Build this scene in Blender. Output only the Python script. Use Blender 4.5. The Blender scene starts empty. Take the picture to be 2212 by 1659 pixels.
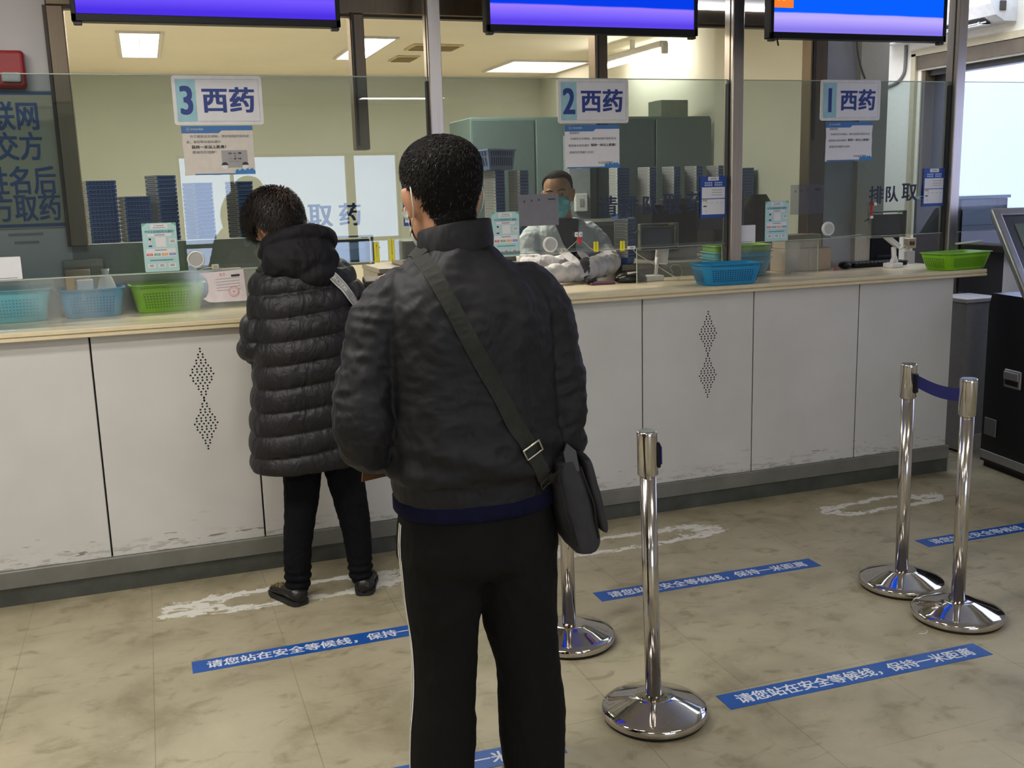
import bpy, bmesh, math, random
from mathutils import Vector, Matrix, noise
from mathutils.bvhtree import BVHTree
random.seed(7)
SC = bpy.context.scene
COL = SC.collection
pi = math.pi

# ------------------------------------------------------------------ camera
F, YAW, PIT, ROLL, CX, CY, EYE = 2205.6, -0.33636, -0.18929, 0.028385, 1106.0, 829.5, 1.62
def _cam_rot():
    ca, sa, cb, sb, cc, sc = math.cos(YAW), math.sin(YAW), math.cos(PIT), math.sin(PIT), math.cos(ROLL), math.sin(ROLL)
    base = Matrix(((1, 0, 0), (0, 0, 1), (0, -1, 0)))
    return Matrix(((ca, -sa, 0), (sa, ca, 0), (0, 0, 1))) @ Matrix(((1, 0, 0), (0, cb, -sb), (0, sb, cb))) @ base @ Matrix(((cc, -sc, 0), (sc, cc, 0), (0, 0, 1)))
CR = _cam_rot()
def _ray(x, y): return CR @ Vector(((x - CX) / F, (y - CY) / F, 1))
def at(x, y, Y):           # survey of the photo: a pixel seen on the vertical plane Y
    d = _ray(x, y); return Vector((0, 0, EYE)) + d * (Y / d.y)
def atz(x, y, z):          # ... on the level z
    d = _ray(x, y); return Vector((0, 0, EYE)) + d * ((z - EYE) / d.z)
def atx(x, y, X):
    d = _ray(x, y); return Vector((0, 0, EYE)) + d * (X / d.x)
cam = bpy.data.cameras.new('camera'); camo = bpy.data.objects.new('camera', cam); COL.objects.link(camo)
cam.sensor_width = 36; cam.lens = F / 2212 * 36; cam.clip_start = 0.02; cam.clip_end = 200
m3 = CR @ Matrix(((1, 0, 0), (0, -1, 0), (0, 0, -1)))
camo.matrix_world = Matrix.Translation((0, 0, EYE)) @ m3.to_4x4()
SC.camera = camo

# ------------------------------------------------------------------ materials
def lin(c): return tuple(((v / 255 / 12.92) if v / 255 <= .04045 else ((v / 255 + .055) / 1.055) ** 2.4) for v in c)
def rgba(c): return (*lin(c), 1)
class NT:
    def __init__(s, name):
        s.m = bpy.data.materials.new(name); s.m.use_nodes = True; s.t = s.m.node_tree; s.t.nodes.clear()
        s.out = s.n('ShaderNodeOutputMaterial')
    def n(s, k, **kw):
        nd = s.t.nodes.new(k)
        for a, b in kw.items(): setattr(nd, a, b)
        return nd
    def l(s, a, b): s.t.links.new(a, b)
    def val(s, sock, v):
        if isinstance(v, bpy.types.NodeSocket): s.l(v, sock)
        else: sock.default_value = v
    def math(s, op, a, b=0.0, c=None, clamp=False):
        nd = s.n('ShaderNodeMath', operation=op, use_clamp=clamp); s.val(nd.inputs[0], a); s.val(nd.inputs[1], b)
        if c is not None: s.val(nd.inputs[2], c)
        return nd.outputs[0]
    def coord(s, which='Object'): return s.n('ShaderNodeTexCoord').outputs[which]
    def mapping(s, vec, scale=(1, 1, 1), loc=(0, 0, 0), rot=(0, 0, 0)):
        nd = s.n('ShaderNodeMapping'); s.l(vec, nd.inputs[0]); nd.inputs['Scale'].default_value = scale; nd.inputs['Location'].default_value = loc; nd.inputs['Rotation'].default_value = rot
        return nd.outputs[0]
    def noise(s, vec, scale, detail=3, rough=.55, dist=0):
        nd = s.n('ShaderNodeTexNoise'); s.l(vec, nd.inputs['Vector']); nd.inputs['Scale'].default_value = scale; nd.inputs['Detail'].default_value = detail
        nd.inputs['Roughness'].default_value = rough; nd.inputs['Distortion'].default_value = dist
        return nd.outputs[0]
    def ramp(s, fac, stops):
        nd = s.n('ShaderNodeValToRGB'); s.l(fac, nd.inputs[0]); el = nd.color_ramp.elements
        while len(el) < len(stops): el.new(.5)
        for e, (p, c) in zip(el, stops): e.position = p; e.color = c if len(c) == 4 else rgba(c)
        return nd.outputs[0]
    def step(s, x, a, b):
        nd = s.n('ShaderNodeMapRange', interpolation_type='SMOOTHSTEP'); s.val(nd.inputs[0], x); nd.inputs[1].default_value = a; nd.inputs[2].default_value = b
        return nd.outputs[0]
    def mix(s, fac, a, b, mode='MIX'):
        nd = s.n('ShaderNodeMix', data_type='RGBA', blend_type=mode); s.val(nd.inputs[0], fac); s.val(nd.inputs[6], a); s.val(nd.inputs[7], b)
        return nd.outputs[2]
    def bump(s, h, strength=.3, dist=.01):
        nd = s.n('ShaderNodeBump'); s.l(h, nd.inputs['Height']); nd.inputs['Strength'].default_value = strength; nd.inputs['Distance'].default_value = dist
        return nd.outputs[0]
    def pbr(s, col, rough=.5, metal=0, spec=.5, normal=None, **kw):
        b = s.n('ShaderNodeBsdfPrincipled'); s.val(b.inputs['Base Color'], col); s.val(b.inputs['Roughness'], rough); s.val(b.inputs['Metallic'], metal)
        b.inputs['Specular IOR Level'].default_value = spec
        if normal is not None: s.l(normal, b.inputs['Normal'])
        for k, v in kw.items(): b.inputs[k.replace('_', ' ')].default_value = v
        return b.outputs[0]
    def done(s, sh): s.l(sh, s.out.inputs[0]); return s.m
MATS = {}
def plain(name, c, rough=.5, metal=0, spec=.5, var=.06, scale=30, bump=0, **kw):
    if name in MATS: return MATS[name]
    t = NT(name); v = t.coord()
    nz = t.noise(v, scale, 3)
    hi = tuple(min(1, x * (1 + var)) for x in lin(c)) + (1,); lo = tuple(x * (1 - var) for x in lin(c)) + (1,)
    col = t.ramp(nz, [(.3, lo), (.7, hi)])
    nm = t.bump(t.noise(v, scale * 6, 2), bump, .004) if bump else None
    MATS[name] = t.done(t.pbr(col, rough, metal, spec, nm, **kw)); return MATS[name]
def emit(name, c, power):
    if name in MATS: return MATS[name]
    t = NT(name); e = t.n('ShaderNodeEmission'); e.inputs[0].default_value = rgba(c); e.inputs[1].default_value = power
    MATS[name] = t.done(e.outputs[0]); return MATS[name]

def mat_glass(name, tint, fac, rough=0.0, haze=0, hazecol=(200, 205, 205)):
    t = NT(name)
    tr = t.n('ShaderNodeBsdfTransparent'); tr.inputs[0].default_value = (*tint, 1)
    gl = t.n('ShaderNodeBsdfGlossy'); gl.inputs['Roughness'].default_value = rough; gl.inputs['Color'].default_value = (.95, .97, 1, 1)
    fr = t.n('ShaderNodeFresnel'); fr.inputs[0].default_value = 1.5
    mx = t.n('ShaderNodeMixShader'); t.l(t.math('MULTIPLY', fr.outputs[0], fac, clamp=True), mx.inputs[0])
    a = tr.outputs[0]
    if haze:
        df = t.n('ShaderNodeBsdfDiffuse'); df.inputs[0].default_value = rgba(hazecol)
        tl = t.n('ShaderNodeBsdfTranslucent'); tl.inputs[0].default_value = rgba(hazecol)
        m1 = t.n('ShaderNodeMixShader'); m1.inputs[0].default_value = .5; t.l(df.outputs[0], m1.inputs[1]); t.l(tl.outputs[0], m1.inputs[2])
        m2 = t.n('ShaderNodeMixShader'); nz = t.noise(t.mapping(t.coord(), (1, 1, .4)), 5, 3)
        t.l(t.math('MULTIPLY', t.step(nz, .25, .75), haze * 1.6, clamp=True), m2.inputs[0]); t.l(a, m2.inputs[1]); t.l(m1.outputs[0], m2.inputs[2]); a = m2.outputs[0]
    t.l(a, mx.inputs[1]); t.l(gl.outputs[0], mx.inputs[2])
    return t.done(mx.outputs[0])

def mat_floor():
    t = NT('vinyl_floor'); v = t.coord()
    sp = t.n('ShaderNodeSeparateXYZ'); t.l(v, sp.inputs[0]); X, Y = sp.outputs[0], sp.outputs[1]
    n1 = t.noise(v, 2.6, 5, .6, .4); n2 = t.noise(t.mapping(v, (1, 1.5, 1)), 8, 5, .62, .5); n3 = t.noise(v, 60, 2)
    col = t.ramp(n1, [(.3, (140, 131, 105)), (.5, (168, 159, 133)), (.72, (182, 173, 146))])
    col = t.mix(t.math('MULTIPLY', t.step(n2, .52, .72), .55), col, rgba((118, 106, 78)))
    col = t.mix(t.math('MULTIPLY', t.step(n3, .66, .75), .22), col, rgba((205, 197, 168)))
    # darker brown in patches close to the counter
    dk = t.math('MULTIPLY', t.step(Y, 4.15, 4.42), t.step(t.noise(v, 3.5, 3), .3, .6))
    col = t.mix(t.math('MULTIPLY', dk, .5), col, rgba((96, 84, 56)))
    # seams
    def seam(c, off):
        fr = t.math('FRACT', t.math('ADD', t.math('DIVIDE', t.math('SUBTRACT', c, off), .457), 20.0))
        d = t.math('ABSOLUTE', t.math('SUBTRACT', fr, .5))
        return t.step(d, .4955, .4985)
    s1 = t.math('MULTIPLY', seam(X, -.112), t.step(t.noise(v, 1.1, 2), .3, .5)); s2 = t.math('MULTIPLY', seam(Y, 3.583), t.step(t.noise(v, 1.7, 2), .42, .62))
    col = t.mix(t.math('MULTIPLY', t.math('MAXIMUM', s1, s2), .45), col, rgba((78, 70, 50)))
    # rings of old adhesive left in front of each window
    warp = t.math('SUBTRACT', t.noise(v, 5.5, 6, .72), .5); w2 = t.noise(t.mapping(v, (1, 2.2, 1)), 11, 4, .7, .8)
    tot = None
    for cx, cy, hx, hy in ((.46, 4.08, .56, .105), (1.98, 4.08, .50, .10), (3.38, 4.06, .34, .095)):
        ax = t.math('DIVIDE', t.math('SUBTRACT', X, cx), hx); ay = t.math('DIVIDE', t.math('SUBTRACT', Y, cy), hy)
        r = t.math('POWER', t.math('ADD', t.math('POWER', t.math('ABSOLUTE', ax), 3.0), t.math('POWER', t.math('ABSOLUTE', ay), 3.0)), .333)
        r = t.math('ADD', r, t.math('MULTIPLY', warp, 1.5))
        ring = t.math('MULTIPLY', t.step(r, .56, .62), t.math('SUBTRACT', 1.0, t.step(r, .98, 1.03)))
        ring = t.math('MULTIPLY', ring, t.step(w2, .40, .46))
        tot = ring if tot is None else t.math('MAXIMUM', tot, ring)
    col = t.mix(t.math('MULTIPLY', tot, .95), col, rgba((226, 224, 216)))
    ro = t.math('ADD', .30, t.math('MULTIPLY', n2, .25))
    nm = t.bump(n1, .06, .01)
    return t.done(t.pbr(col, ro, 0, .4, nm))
def mat_panel():
    t = NT('painted_panel'); v = t.coord()
    sp = t.n('ShaderNodeSeparateXYZ'); t.l(v, sp.inputs[0]); Z = sp.outputs[2]
    n1 = t.noise(v, 2.2, 4); n2 = t.noise(t.mapping(v, (14, 14, 60)), 1, 3, .7)
    col = t.ramp(n1, [(.3, (196, 194, 190)), (.7, (208, 206, 202))])
    low = t.math('SUBTRACT', 1.0, t.step(Z, .15, .24))
    col = t.mix(t.math('MULTIPLY', t.math('MULTIPLY', low, t.step(n2, .5, .62)), .5), col, rgba((120, 112, 96)))
    scr = t.math('MULTIPLY', t.math('SUBTRACT', 1.0, t.step(Z, .15, .34)), t.step(t.noise(t.mapping(v, (9, 9, 55)), 1, 2, .5), .69, .72))
    col = t.mix(t.math('MULTIPLY', scr, .7), col, rgba((92, 60, 48)))
    return t.done(t.pbr(col, .42, 0, .4))
def mat_cloth(name, c, rough=.85, wr=.5, ws=9, fine=500, spec=.25, stretch=(1, 1, .55), sheen=0):
    t = NT(name); v = t.coord()
    a = t.noise(t.mapping(v, stretch), ws, 3, .5, 1.2); b = t.noise(v, fine, 1)
    col = t.ramp(a, [(.3, tuple(x * .85 for x in lin(c)) + (1,)), (.7, tuple(x * 1.15 for x in lin(c)) + (1,))])
    n1 = t.bump(a, wr, .03)
    nb = t.n('ShaderNodeBump'); t.l(b, nb.inputs['Height']); nb.inputs['Strength'].default_value = .15; nb.inputs['Distance'].default_value = .002; t.l(n1, nb.inputs['Normal'])
    return t.done(t.pbr(col, rough, 0, spec, nb.outputs[0]))
def mat_steel(name, c=(150, 140, 130), rough=.25, streak=True):
    t = NT(name); v = t.coord()
    n1 = t.noise(t.mapping(v, (60, 60, 1.2)), 4, 3)
    r = t.math('ADD', rough * .75, t.math('MULTIPLY', n1, rough * .5))
    col = t.ramp(n1, [(.3, tuple(x * .9 for x in lin(c)) + (1,)), (.7, tuple(x * 1.08 for x in lin(c)) + (1,))])
    return t.done(t.pbr(col, r, 1, .5))
def mat_skin(name, c):
    t = NT(name); v = t.coord(); a = t.noise(v, 30, 4); 
    col = t.ramp(a, [(.3, tuple(x * .86 for x in lin(c)) + (1,)), (.7, tuple(x * 1.1 for x in lin(c)) + (1,))])
    return t.done(t.pbr(col, .5, 0, .4, t.bump(t.noise(v, 350, 2), .12, .002), Subsurface_Weight=.08))

FLOOR = mat_floor(); PANEL = mat_panel()
GLASS = mat_glass('tinted_pane_glass', (.53, .62, .635), 1.9)
ACRYL = mat_glass('frosted_acrylic', (.80, .83, .83), 1.2, .08, .26)
ACRYL2 = mat_glass('hazy_acrylic', (.80, .82, .80), 1.2, .05, .12)
CLEAR = mat_glass('clear_plastic', (.86, .87, .86), 1.6, .05, .06)
GEDGE = plain('glass_edge', (168, 182, 166), .2)
STEEL = mat_steel('brushed_steel', (190, 182, 175), .32)
CHROME = mat_steel('polished_chrome', (205, 200, 195), .07)
POLE = mat_steel('satin_steel_tube', (206, 202, 198), .15)
BROWN = mat_steel('bronze_frame', (112, 100, 86), .45)
PLINTH_D = plain('plinth_stone_dark', (70, 73, 66), .5, var=.25, scale=9)
PLINTH_G = plain('plinth_stone_grey', (112, 111, 103), .45, var=.18, scale=7)
TOPM = plain('worktop_laminate', (226, 214, 186), .22, var=.03, scale=6)
TOPE = plain('worktop_edge', (214, 200, 165), .4, var=.04, scale=20)
WALLG = plain('grey_wall_paint', (206, 201, 199), .7, var=.03, scale=3)
WALLC = plain('cream_wall_paint', (236, 232, 216), .75, var=.02, scale=2)
CEILM = plain('ceiling_board', (240, 235, 216), .8, var=.02, scale=2)
HALLC = plain('hall_ceiling', (205, 202, 196), .8, var=.03, scale=2)
WHITE = plain('white_plastic', (222, 220, 218), .4)
PAPER = plain('white_paper', (226, 224, 226), .7, var=.02)
PAPERT = plain('teal_paper', (176, 212, 212), .6, var=.03)
BLACKP = plain('black_plastic', (15, 15, 17), .45, spec=.25)
DARKP = plain('charcoal_plastic', (44, 44, 48), .5)
INKB = plain('blue_ink', (36, 58, 132), .5, var=.03)
INKK = plain('dark_ink', (52, 50, 54), .6, var=.03)
INKG = plain('grey_ink', (128, 126, 128), .6, var=.03)
BANNER = plain('notice_blue', (62, 112, 172), .5, var=.05)
GREYIN = plain('grey_print', (160, 158, 158), .6, var=.03)
TAPEB = plain('tape_blue', (22, 84, 168), .38, var=.08, scale=12)
TAPEW = plain('tape_white', (222, 226, 236), .45)

# ------------------------------------------------------------------ mesh builder
def PL(o, x=(1, 0, 0), y=(0, 0, 1)):
    x = Vector(x).normalized(); y = Vector(y); y = (y - x * y.dot(x)).normalized(); z = x.cross(y); o = Vector(o)
    return Matrix(((x.x, y.x, z.x, o.x), (x.y, y.y, z.y, o.y), (x.z, y.z, z.z, o.z), (0, 0, 0, 1)))
def TR(*a): return Matrix.Translation(Vector(a))
def RX(a): return Matrix.Rotation(a, 4, 'X')
def RY(a): return Matrix.Rotation(a, 4, 'Y')
def RZ(a): return Matrix.Rotation(a, 4, 'Z')
def cat(pts, n):
    """Catmull-Rom through pts (tuples of any length), n samples per span"""
    P = [tuple(p) for p in pts]; P = [P[0]] + P + [P[-1]]; out = []
    for i in range(1, len(P) - 2):
        a, b, c, d = P[i - 1], P[i], P[i + 1], P[i + 2]
        for k in range(n):
            t = k / n
            out.append(tuple(.5 * (2 * q + (r - p) * t + (2 * p - 5 * q + 4 * r - s) * t * t + (3 * q - p - 3 * r + s) * t ** 3) for p, q, r, s in zip(a, b, c, d)))
    out.append(P[-2]); return out
_txt = {}
class MB:
    def __init__(s): s.v, s.f, s.m, s.s, s.mats = [], [], [], [], []
    def mi(s, mat):
        if mat not in s.mats: s.mats.append(mat)
        return s.mats.index(mat)
    def add(s, vs, fs, mat, smooth=False, M=None):
        b = len(s.v); i = s.mi(mat)
        s.v += [tuple((M @ Vector(p)) if M is not None else p) for p in vs]
        for f in fs: s.f.append(tuple(b + k for k in f)); s.m.append(i); s.s.append(smooth)
        return s
    def box(s, c, d, mat, bev=0, M=None, seg=1):
        bm = bmesh.new(); bmesh.ops.create_cube(bm, size=1)
        for v in bm.verts: v.co = Vector((v.co.x * d[0] + c[0], v.co.y * d[1] + c[1], v.co.z * d[2] + c[2]))
        if bev: bmesh.ops.bevel(bm, geom=bm.edges[:], offset=bev, segments=seg, affect='EDGES', profile=.5)
        bm.verts.index_update(); s.add([v.co[:] for v in bm.verts], [[v.index for v in f.verts] for f in bm.faces], mat, False, M); bm.free(); return s
    def quad(s, w, h, mat, M, z=0, cx=0, cy=0):
        return s.add([(cx - w / 2, cy - h / 2, z), (cx + w / 2, cy - h / 2, z), (cx + w / 2, cy + h / 2, z), (cx - w / 2, cy + h / 2, z)], [(0, 1, 2, 3)], mat, False, M)
    def poly(s, pts, mat, M, z=0): return s.add([(p[0], p[1], z) for p in pts], [tuple(range(len(pts)))], mat, False, M)
    def prism(s, pts, z0, z1, mat, M=None, smooth=False):
        n = len(pts); vs = [(p[0], p[1], z0) for p in pts] + [(p[0], p[1], z1) for p in pts]
        return s.add(vs, [tuple(range(n))[::-1], tuple(range(n, 2 * n))] + [(i, (i + 1) % n, n + (i + 1) % n, n + i) for i in range(n)], mat, smooth, M)
    def rrect(s, w, h, r, z0, z1, mat, M, n=5):
        pts = []
        for cx, cy, a0 in ((w / 2 - r, h / 2 - r, 0), (-w / 2 + r, h / 2 - r, pi / 2), (-w / 2 + r, -h / 2 + r, pi), (w / 2 - r, -h / 2 + r, 1.5 * pi)):
            pts += [(cx + r * math.cos(a0 + k * pi / 2 / n), cy + r * math.sin(a0 + k * pi / 2 / n)) for k in range(n + 1)]
        return s.prism(pts, z0, z1, mat, M)
    def disc(s, r, mat, M, z=0, cx=0, cy=0, n=20): return s.poly([(cx + r * math.cos(2 * pi * k / n), cy + r * math.sin(2 * pi * k / n)) for k in range(n)], mat, M, z)
    def lathe(s, prof, mat, M=None, n=40, smooth=True):
        vs, fs = [], []
        for r, z in prof: vs += [(r * math.cos(2 * pi * k / n), r * math.sin(2 * pi * k / n), z) for k in range(n)]
        for i in range(len(prof) - 1):
            for k in range(n): fs.append((i * n + k, i * n + (k + 1) % n, (i + 1) * n + (k + 1) % n, (i + 1) * n + k))
        fs.append(tuple(range(n))[::-1]); fs.append(tuple(range((len(prof) - 1) * n, len(prof) * n)))
        return s.add(vs, fs, mat, smooth, M)
    def loft(s, rings, mat, cap=True, smooth=True, M=None):
        n = len(rings[0]); vs = [p for r in rings for p in r]; fs = []
        for i in range(len(rings) - 1):
            for k in range(n): fs.append((i * n + k, i * n + (k + 1) % n, (i + 1) * n + (k + 1) % n, (i + 1) * n + k))
        if cap: fs.append(tuple(range(n))[::-1]); fs.append(tuple(range((len(rings) - 1) * n, len(rings) * n)))
        return s.add(vs, fs, mat, smooth, M)
    def tube(s, pts, r, mat, n=8, M=None, round_ends=False, flat=None):
        """pts (x,y,z[,r]); parallel transported rings"""
        P = [Vector(p[:3]) for p in pts]; R = [p[3] if len(p) > 3 else r for p in pts]
        if round_ends:
            d0 = (P[0] - P[1]).normalized(); d1 = (P[-1] - P[-2]).normalized(); p0, p1, r0, r1 = P[0], P[-1], R[0], R[-1]
            A = [(p0 + d0 * r0 * math.sin(a), r0 * math.cos(a)) for a in (1.5, 1.1, .6)]; B = [(p1 + d1 * r1 * math.sin(a), r1 * math.cos(a)) for a in (.6, 1.1, 1.5)]
            P = [a[0] for a in A] + P + [b[0] for b in B]; R = [a[1] for a in A] + R + [b[1] for b in B]
        rings = []; nrm = None
        for i, p in enumerate(P):
            t = (P[min(i + 1, len(P) - 1)] - P[max(i - 1, 0)])
            t = t.normalized() if t.length > 1e-9 else Vector((0, 0, 1))
            if nrm is None: nrm = t.orthogonal() if flat is None else Vector(flat)
            nrm = (nrm - t * nrm.dot(t)).normalized(); bn = t.cross(nrm)
            rings.append([tuple(p + (nrm * math.cos(2 * pi * k / n) + bn * math.sin(2 * pi * k / n)) * R[i]) for k in range(n)])
        return s.loft(rings, mat, True, True, M)
    def ell(s, c, r, mat, M=None, n=20):
        rings = []
        for i in range(1, n // 2):
            a = -pi / 2 + pi * i / (n // 2); rings.append([(c[0] + r[0] * math.cos(a) * math.cos(2 * pi * k / n), c[1] + r[1] * math.cos(a) * math.sin(2 * pi * k / n), c[2] + r[2] * math.sin(a)) for k in range(n)])
        return s.loft(rings, mat, True, True, M)
    def text(s, body, h, mat, M, bold=0, align='CENTER', sx=1, z=.0006, fn=None, maxw=None, track=1):
        key = (body, align, track)
        if key not in _txt:
            cu = bpy.data.curves.new('lettering', 'FONT'); cu.body = body; cu.size = 1; cu.align_x = align; cu.resolution_u = 3; cu.space_character = track
            o = bpy.data.objects.new('lettering', cu); COL.objects.link(o)
            me = bpy.data.meshes.new_from_object(o.evaluated_get(bpy.context.evaluated_depsgraph_get()))
            _txt[key] = ([tuple(v.co) for v in me.vertices], [tuple(p.vertices) for p in me.polygons])
            bpy.data.objects.remove(o); bpy.data.curves.remove(cu); bpy.data.meshes.remove(me)
        vs, fs = _txt[key]
        if not vs: return s
        ys = [v[1] for v in vs]; mid = (max(ys) + min(ys)) / 2; ex = max(ys) - min(ys); k = h / ex
        xs = [v[0] for v in vs]; kx = k * sx
        if maxw: kx = maxw / (max(xs) - min(xs))
        x0 = (max(xs) + min(xs)) / 2 if align == 'CENTER' else min(xs)
        sh = [(0, 0)] if bold < .008 else [(-bold, -bold * .6), (bold, -bold * .6), (bold, bold * .6), (-bold, bold * .6)] + ([(0, 0)] if bold > .02 else [])
        for i, (dx, dy) in enumerate(sh):
            q = [((v[0] - x0 + dx) * kx, (v[1] - mid + dy) * k, z + i * .00002) for v in vs]
            if fn: q = [fn(p) for p in q]
            s.add(q, fs, mat, False, M)
        return s
    def mesh(s, name):
        me = bpy.data.meshes.new(name); me.from_pydata(s.v, [], s.f)
        for mt in s.mats: me.materials.append(mt)
        me.polygons.foreach_set('material_index', s.m); me.polygons.foreach_set('use_smooth', s.s); me.update(); return me
    def obj(s, name, parent=None, M=None):
        o = bpy.data.objects.new(name, s.mesh(name)); COL.objects.link(o)
        if parent is not None: o.parent = parent
        if M is not None: o.matrix_local = M
        return o
def tag(o, label, cat_, group=None, kind=None):
    o['label'] = label; o['category'] = cat_
    if group: o['group'] = group
    if kind: o['kind'] = kind
    return o
def empty(name, label, cat_, M=None, group=None):
    o = bpy.data.objects.new(name, None); COL.objects.link(o); o.empty_display_size = .05
    if M is not None: o.matrix_world = M
    return tag(o, label, cat_, group)
def struct(name, mb, label=None):
    o = mb.obj(name); o['kind'] = 'structure'
    if label: o['label'] = label
    return o
def dup(root, M=None, label=None, group=None):
    def cp(o, par):
        c = o.copy(); COL.objects.link(c)
        if par is not None: c.parent = par; c.matrix_parent_inverse = o.matrix_parent_inverse
        for ch in [x for x in o.children]: cp(ch, c)
        return c
    r = cp(root, None)
    if M is not None: r.matrix_world = M
    if label: r['label'] = label
    if group: r['group'] = group
    return r
# ------------------------------------------------------------------ the setting
YP = 5.0            # face of the old partition wall behind the counter
YGL = 4.66         # counter glass
ZT = 1.12           # worktop
m = MB(); m.box((0.6, 1.9, -.03), (12.4, 17.6, .06), FLOOR); struct('floor', m)
m = MB(); m.box((1.4, 7.75, .001), (5.4, 5.1, .004), plain('pale_bounce_floor', (206, 200, 184), .5)); struct('floor_pharmacy_bounce', m)  # pale sheet added over the floor to bounce light up to the ceiling
m = MB(); m.box((0.15, -.55, 2.95), (10.5, 11.1, .1), HALLC); struct('ceiling', m)
m = MB(); m.box((1.4, 7.7, 2.80), (5.5, 5.2, .1), CEILM); struct('ceiling_pharmacy', m)
# partition wall with the wide pharmacy opening
m = MB()
m.box((-2.66, 5.05, 1.45), (4.68, .1, 2.9), WALLG)
struct('wall_left', m)
m = MB(); m.box((.15, 5.05, .712), (.94, .1, 1.424), plain('sill_wall_grey', (150, 150, 150), .7)); m.box((2.08, 5.05, .54), (2.92, .1, 1.08), WALLG); struct('wall_centre', m)
m = MB(); m.box((1.66, 5.05, 2.72), (3.96, .1, .36), WALLG); struct('wall_upper', m)
GB = plain('blue_grey_wall', (196, 194, 196), .6, var=.03, scale=4)
m = MB(); m.box((3.75, 5.05, 1.45), (.24, .1, 2.9), GB); struct('wall_right_partition', m)
m = MB(); m.box((3.96, 5.06, 1.45), (.19, .2, 2.9), plain('cream_pillar', (230, 221, 198), .6, var=.03)); m.box((3.99, 5.9, 1.45), (.1, 1.5, 2.9), WALLG); struct('pillar_right', m)
m = MB()   # bronze frame of the opening
m.box((1.655, 4.985, 2.48), (3.95, .09, .085), BROWN, .006); m.box((1.655, 4.97, 2.432), (3.95, .05, .012), plain('dark_line', (50, 44, 38), .5))
m.box((-.285, 4.985, 1.93), (.07, .09, 1.02), BROWN, .005); m.box((-.325, 4.99, 1.93), (.015, .08, 1.02), plain('dark_line', (50, 44, 38), .5))
for x, w in ((1.012, .066), (2.26, .07), (3.575, .11)):
    m.box((x, 4.985, 1.78 if x > 3 else 2.13), (w, .09, 1.32 if x > 3 else .62), BROWN, .005)
    m.box((x - w * .32, 4.937, 2.14), (.012, .01, .6), plain('dark_line', (50, 44, 38), .5))
struct('trim_1', m)
# pharmacy room
m = MB(); m.box((1.4, 10.35, 1.4), (5.5, .1, 2.8), WALLC); struct('wall_back', m)
m = MB(); m.box((-1.3, 7.7, 1.4), (.1, 5.2, 2.8), WALLC); struct('wall_pharmacy_left', m)
m = MB(); m.box((4.06, 8.45, 1.4), (.1, 3.7, 2.8), WALLC); m.box((3.93, 5.9, 1.4), (.02, 1.5, 2.8), WALLC); struct('wall_pharmacy_right', m)
# hall shell
m = MB(); m.box((-5.05, -.5, 1.45), (.1, 11.2, 2.9), WALLG); struct('wall_hall_left', m)
# hall back wall with the tall bright windows that mirror in the glass
bx0, bx1, bz0, bz1 = .48, 3.66, .25, 2.2
m = MB(); Yb = -6.05
m.box(((-5 + bx0) / 2, Yb, 1.45), (bx0 + 5, .1, 2.9), WALLG); m.box(((bx1 + 5.4) / 2, Yb, 1.45), (5.4 - bx1, .1, 2.9), WALLG)
m.box(((bx0 + bx1) / 2, Yb, (bz1 + 2.9) / 2), (bx1 - bx0, .1, 2.9 - bz1), WALLG); m.box(((bx0 + bx1) / 2, Yb, bz0 / 2), (bx1 - bx0, .1, bz0), WALLG)
struct('wall_front', m)
m = MB(); 
for x, w in ((1.22, .05), (2.92, .13), (bx0 + .02, .04), (bx1 - .02, .04)): m.box((x, Yb, (bz0 + bz1) / 2), (w, .08, bz1 - bz0), BROWN)
for z, h in ((.93, .06), (bz0 + .02, .04), (bz1 - .02, .04)): m.box(((bx0 + bx1) / 2, Yb, z), (bx1 - bx0, .08, h), BROWN)
w1 = struct('window_1', m)
m = MB(); m.quad(bx1 - bx0, bz1 - bz0, mat_glass('window_glass', (.93, .95, .96), 1.0), PL(((bx0 + bx1) / 2, Yb, (bz0 + bz1) / 2))); m.obj('pane', w1)
# right wall with the window towards the courtyard
XR = 5.3; wy0, wy1, wz0, wz1 = 3.2, 6.14, 1.12, 2.36
m = MB()
m.box((XR + .12, (-6 + wy0) / 2, 1.45), (.24, wy0 + 6, 2.9), WALLG); m.box((XR + .12, (wy1 + 6.7) / 2, 1.45), (.24, 6.7 - wy1, 2.9), plain('cream_pillar', (230, 221, 198), .6))
m.box((XR + .12, (wy0 + wy1) / 2, (wz1 + 2.9) / 2), (.24, wy1 - wy0, 2.9 - wz1), plain('cream_pillar', (230, 221, 198), .6)); m.box((XR + .12, (wy0 + wy1) / 2, wz0 / 2), (.24, wy1 - wy0, wz0), WALLG)
struct('wall_right', m)
m = MB(); m.box((4.7, 6.65, 1.45), (1.4, .1, 2.9), WALLG); struct('wall_corridor', m)
FRB = plain('window_frame_brown', (92, 78, 56), .5, var=.15, scale=8); FRD = plain('window_frame_dark', (42, 38, 30), .5, var=.2)
TRM = plain('window_trim_beige', (182, 168, 134), .5)
m = MB()
m.box((XR - .012, (wy0 + wy1) / 2, wz1 + .125), (.03, wy1 - wy0 + .16, .045), TRM); m.box((XR - .012, wy1 + .055, (wz0 + wz1) / 2 + .05), (.03, .045, wz1 - wz0 + .14), TRM)
m.box((XR - .002, (wy0 + wy1) / 2, wz1 + .055), (.03, wy1 - wy0 + .06, .085), FRB); m.box((XR + .08, (wy0 + wy1) / 2, wz1 - .01), (.08, wy1 - wy0, .06), FRD)
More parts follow.
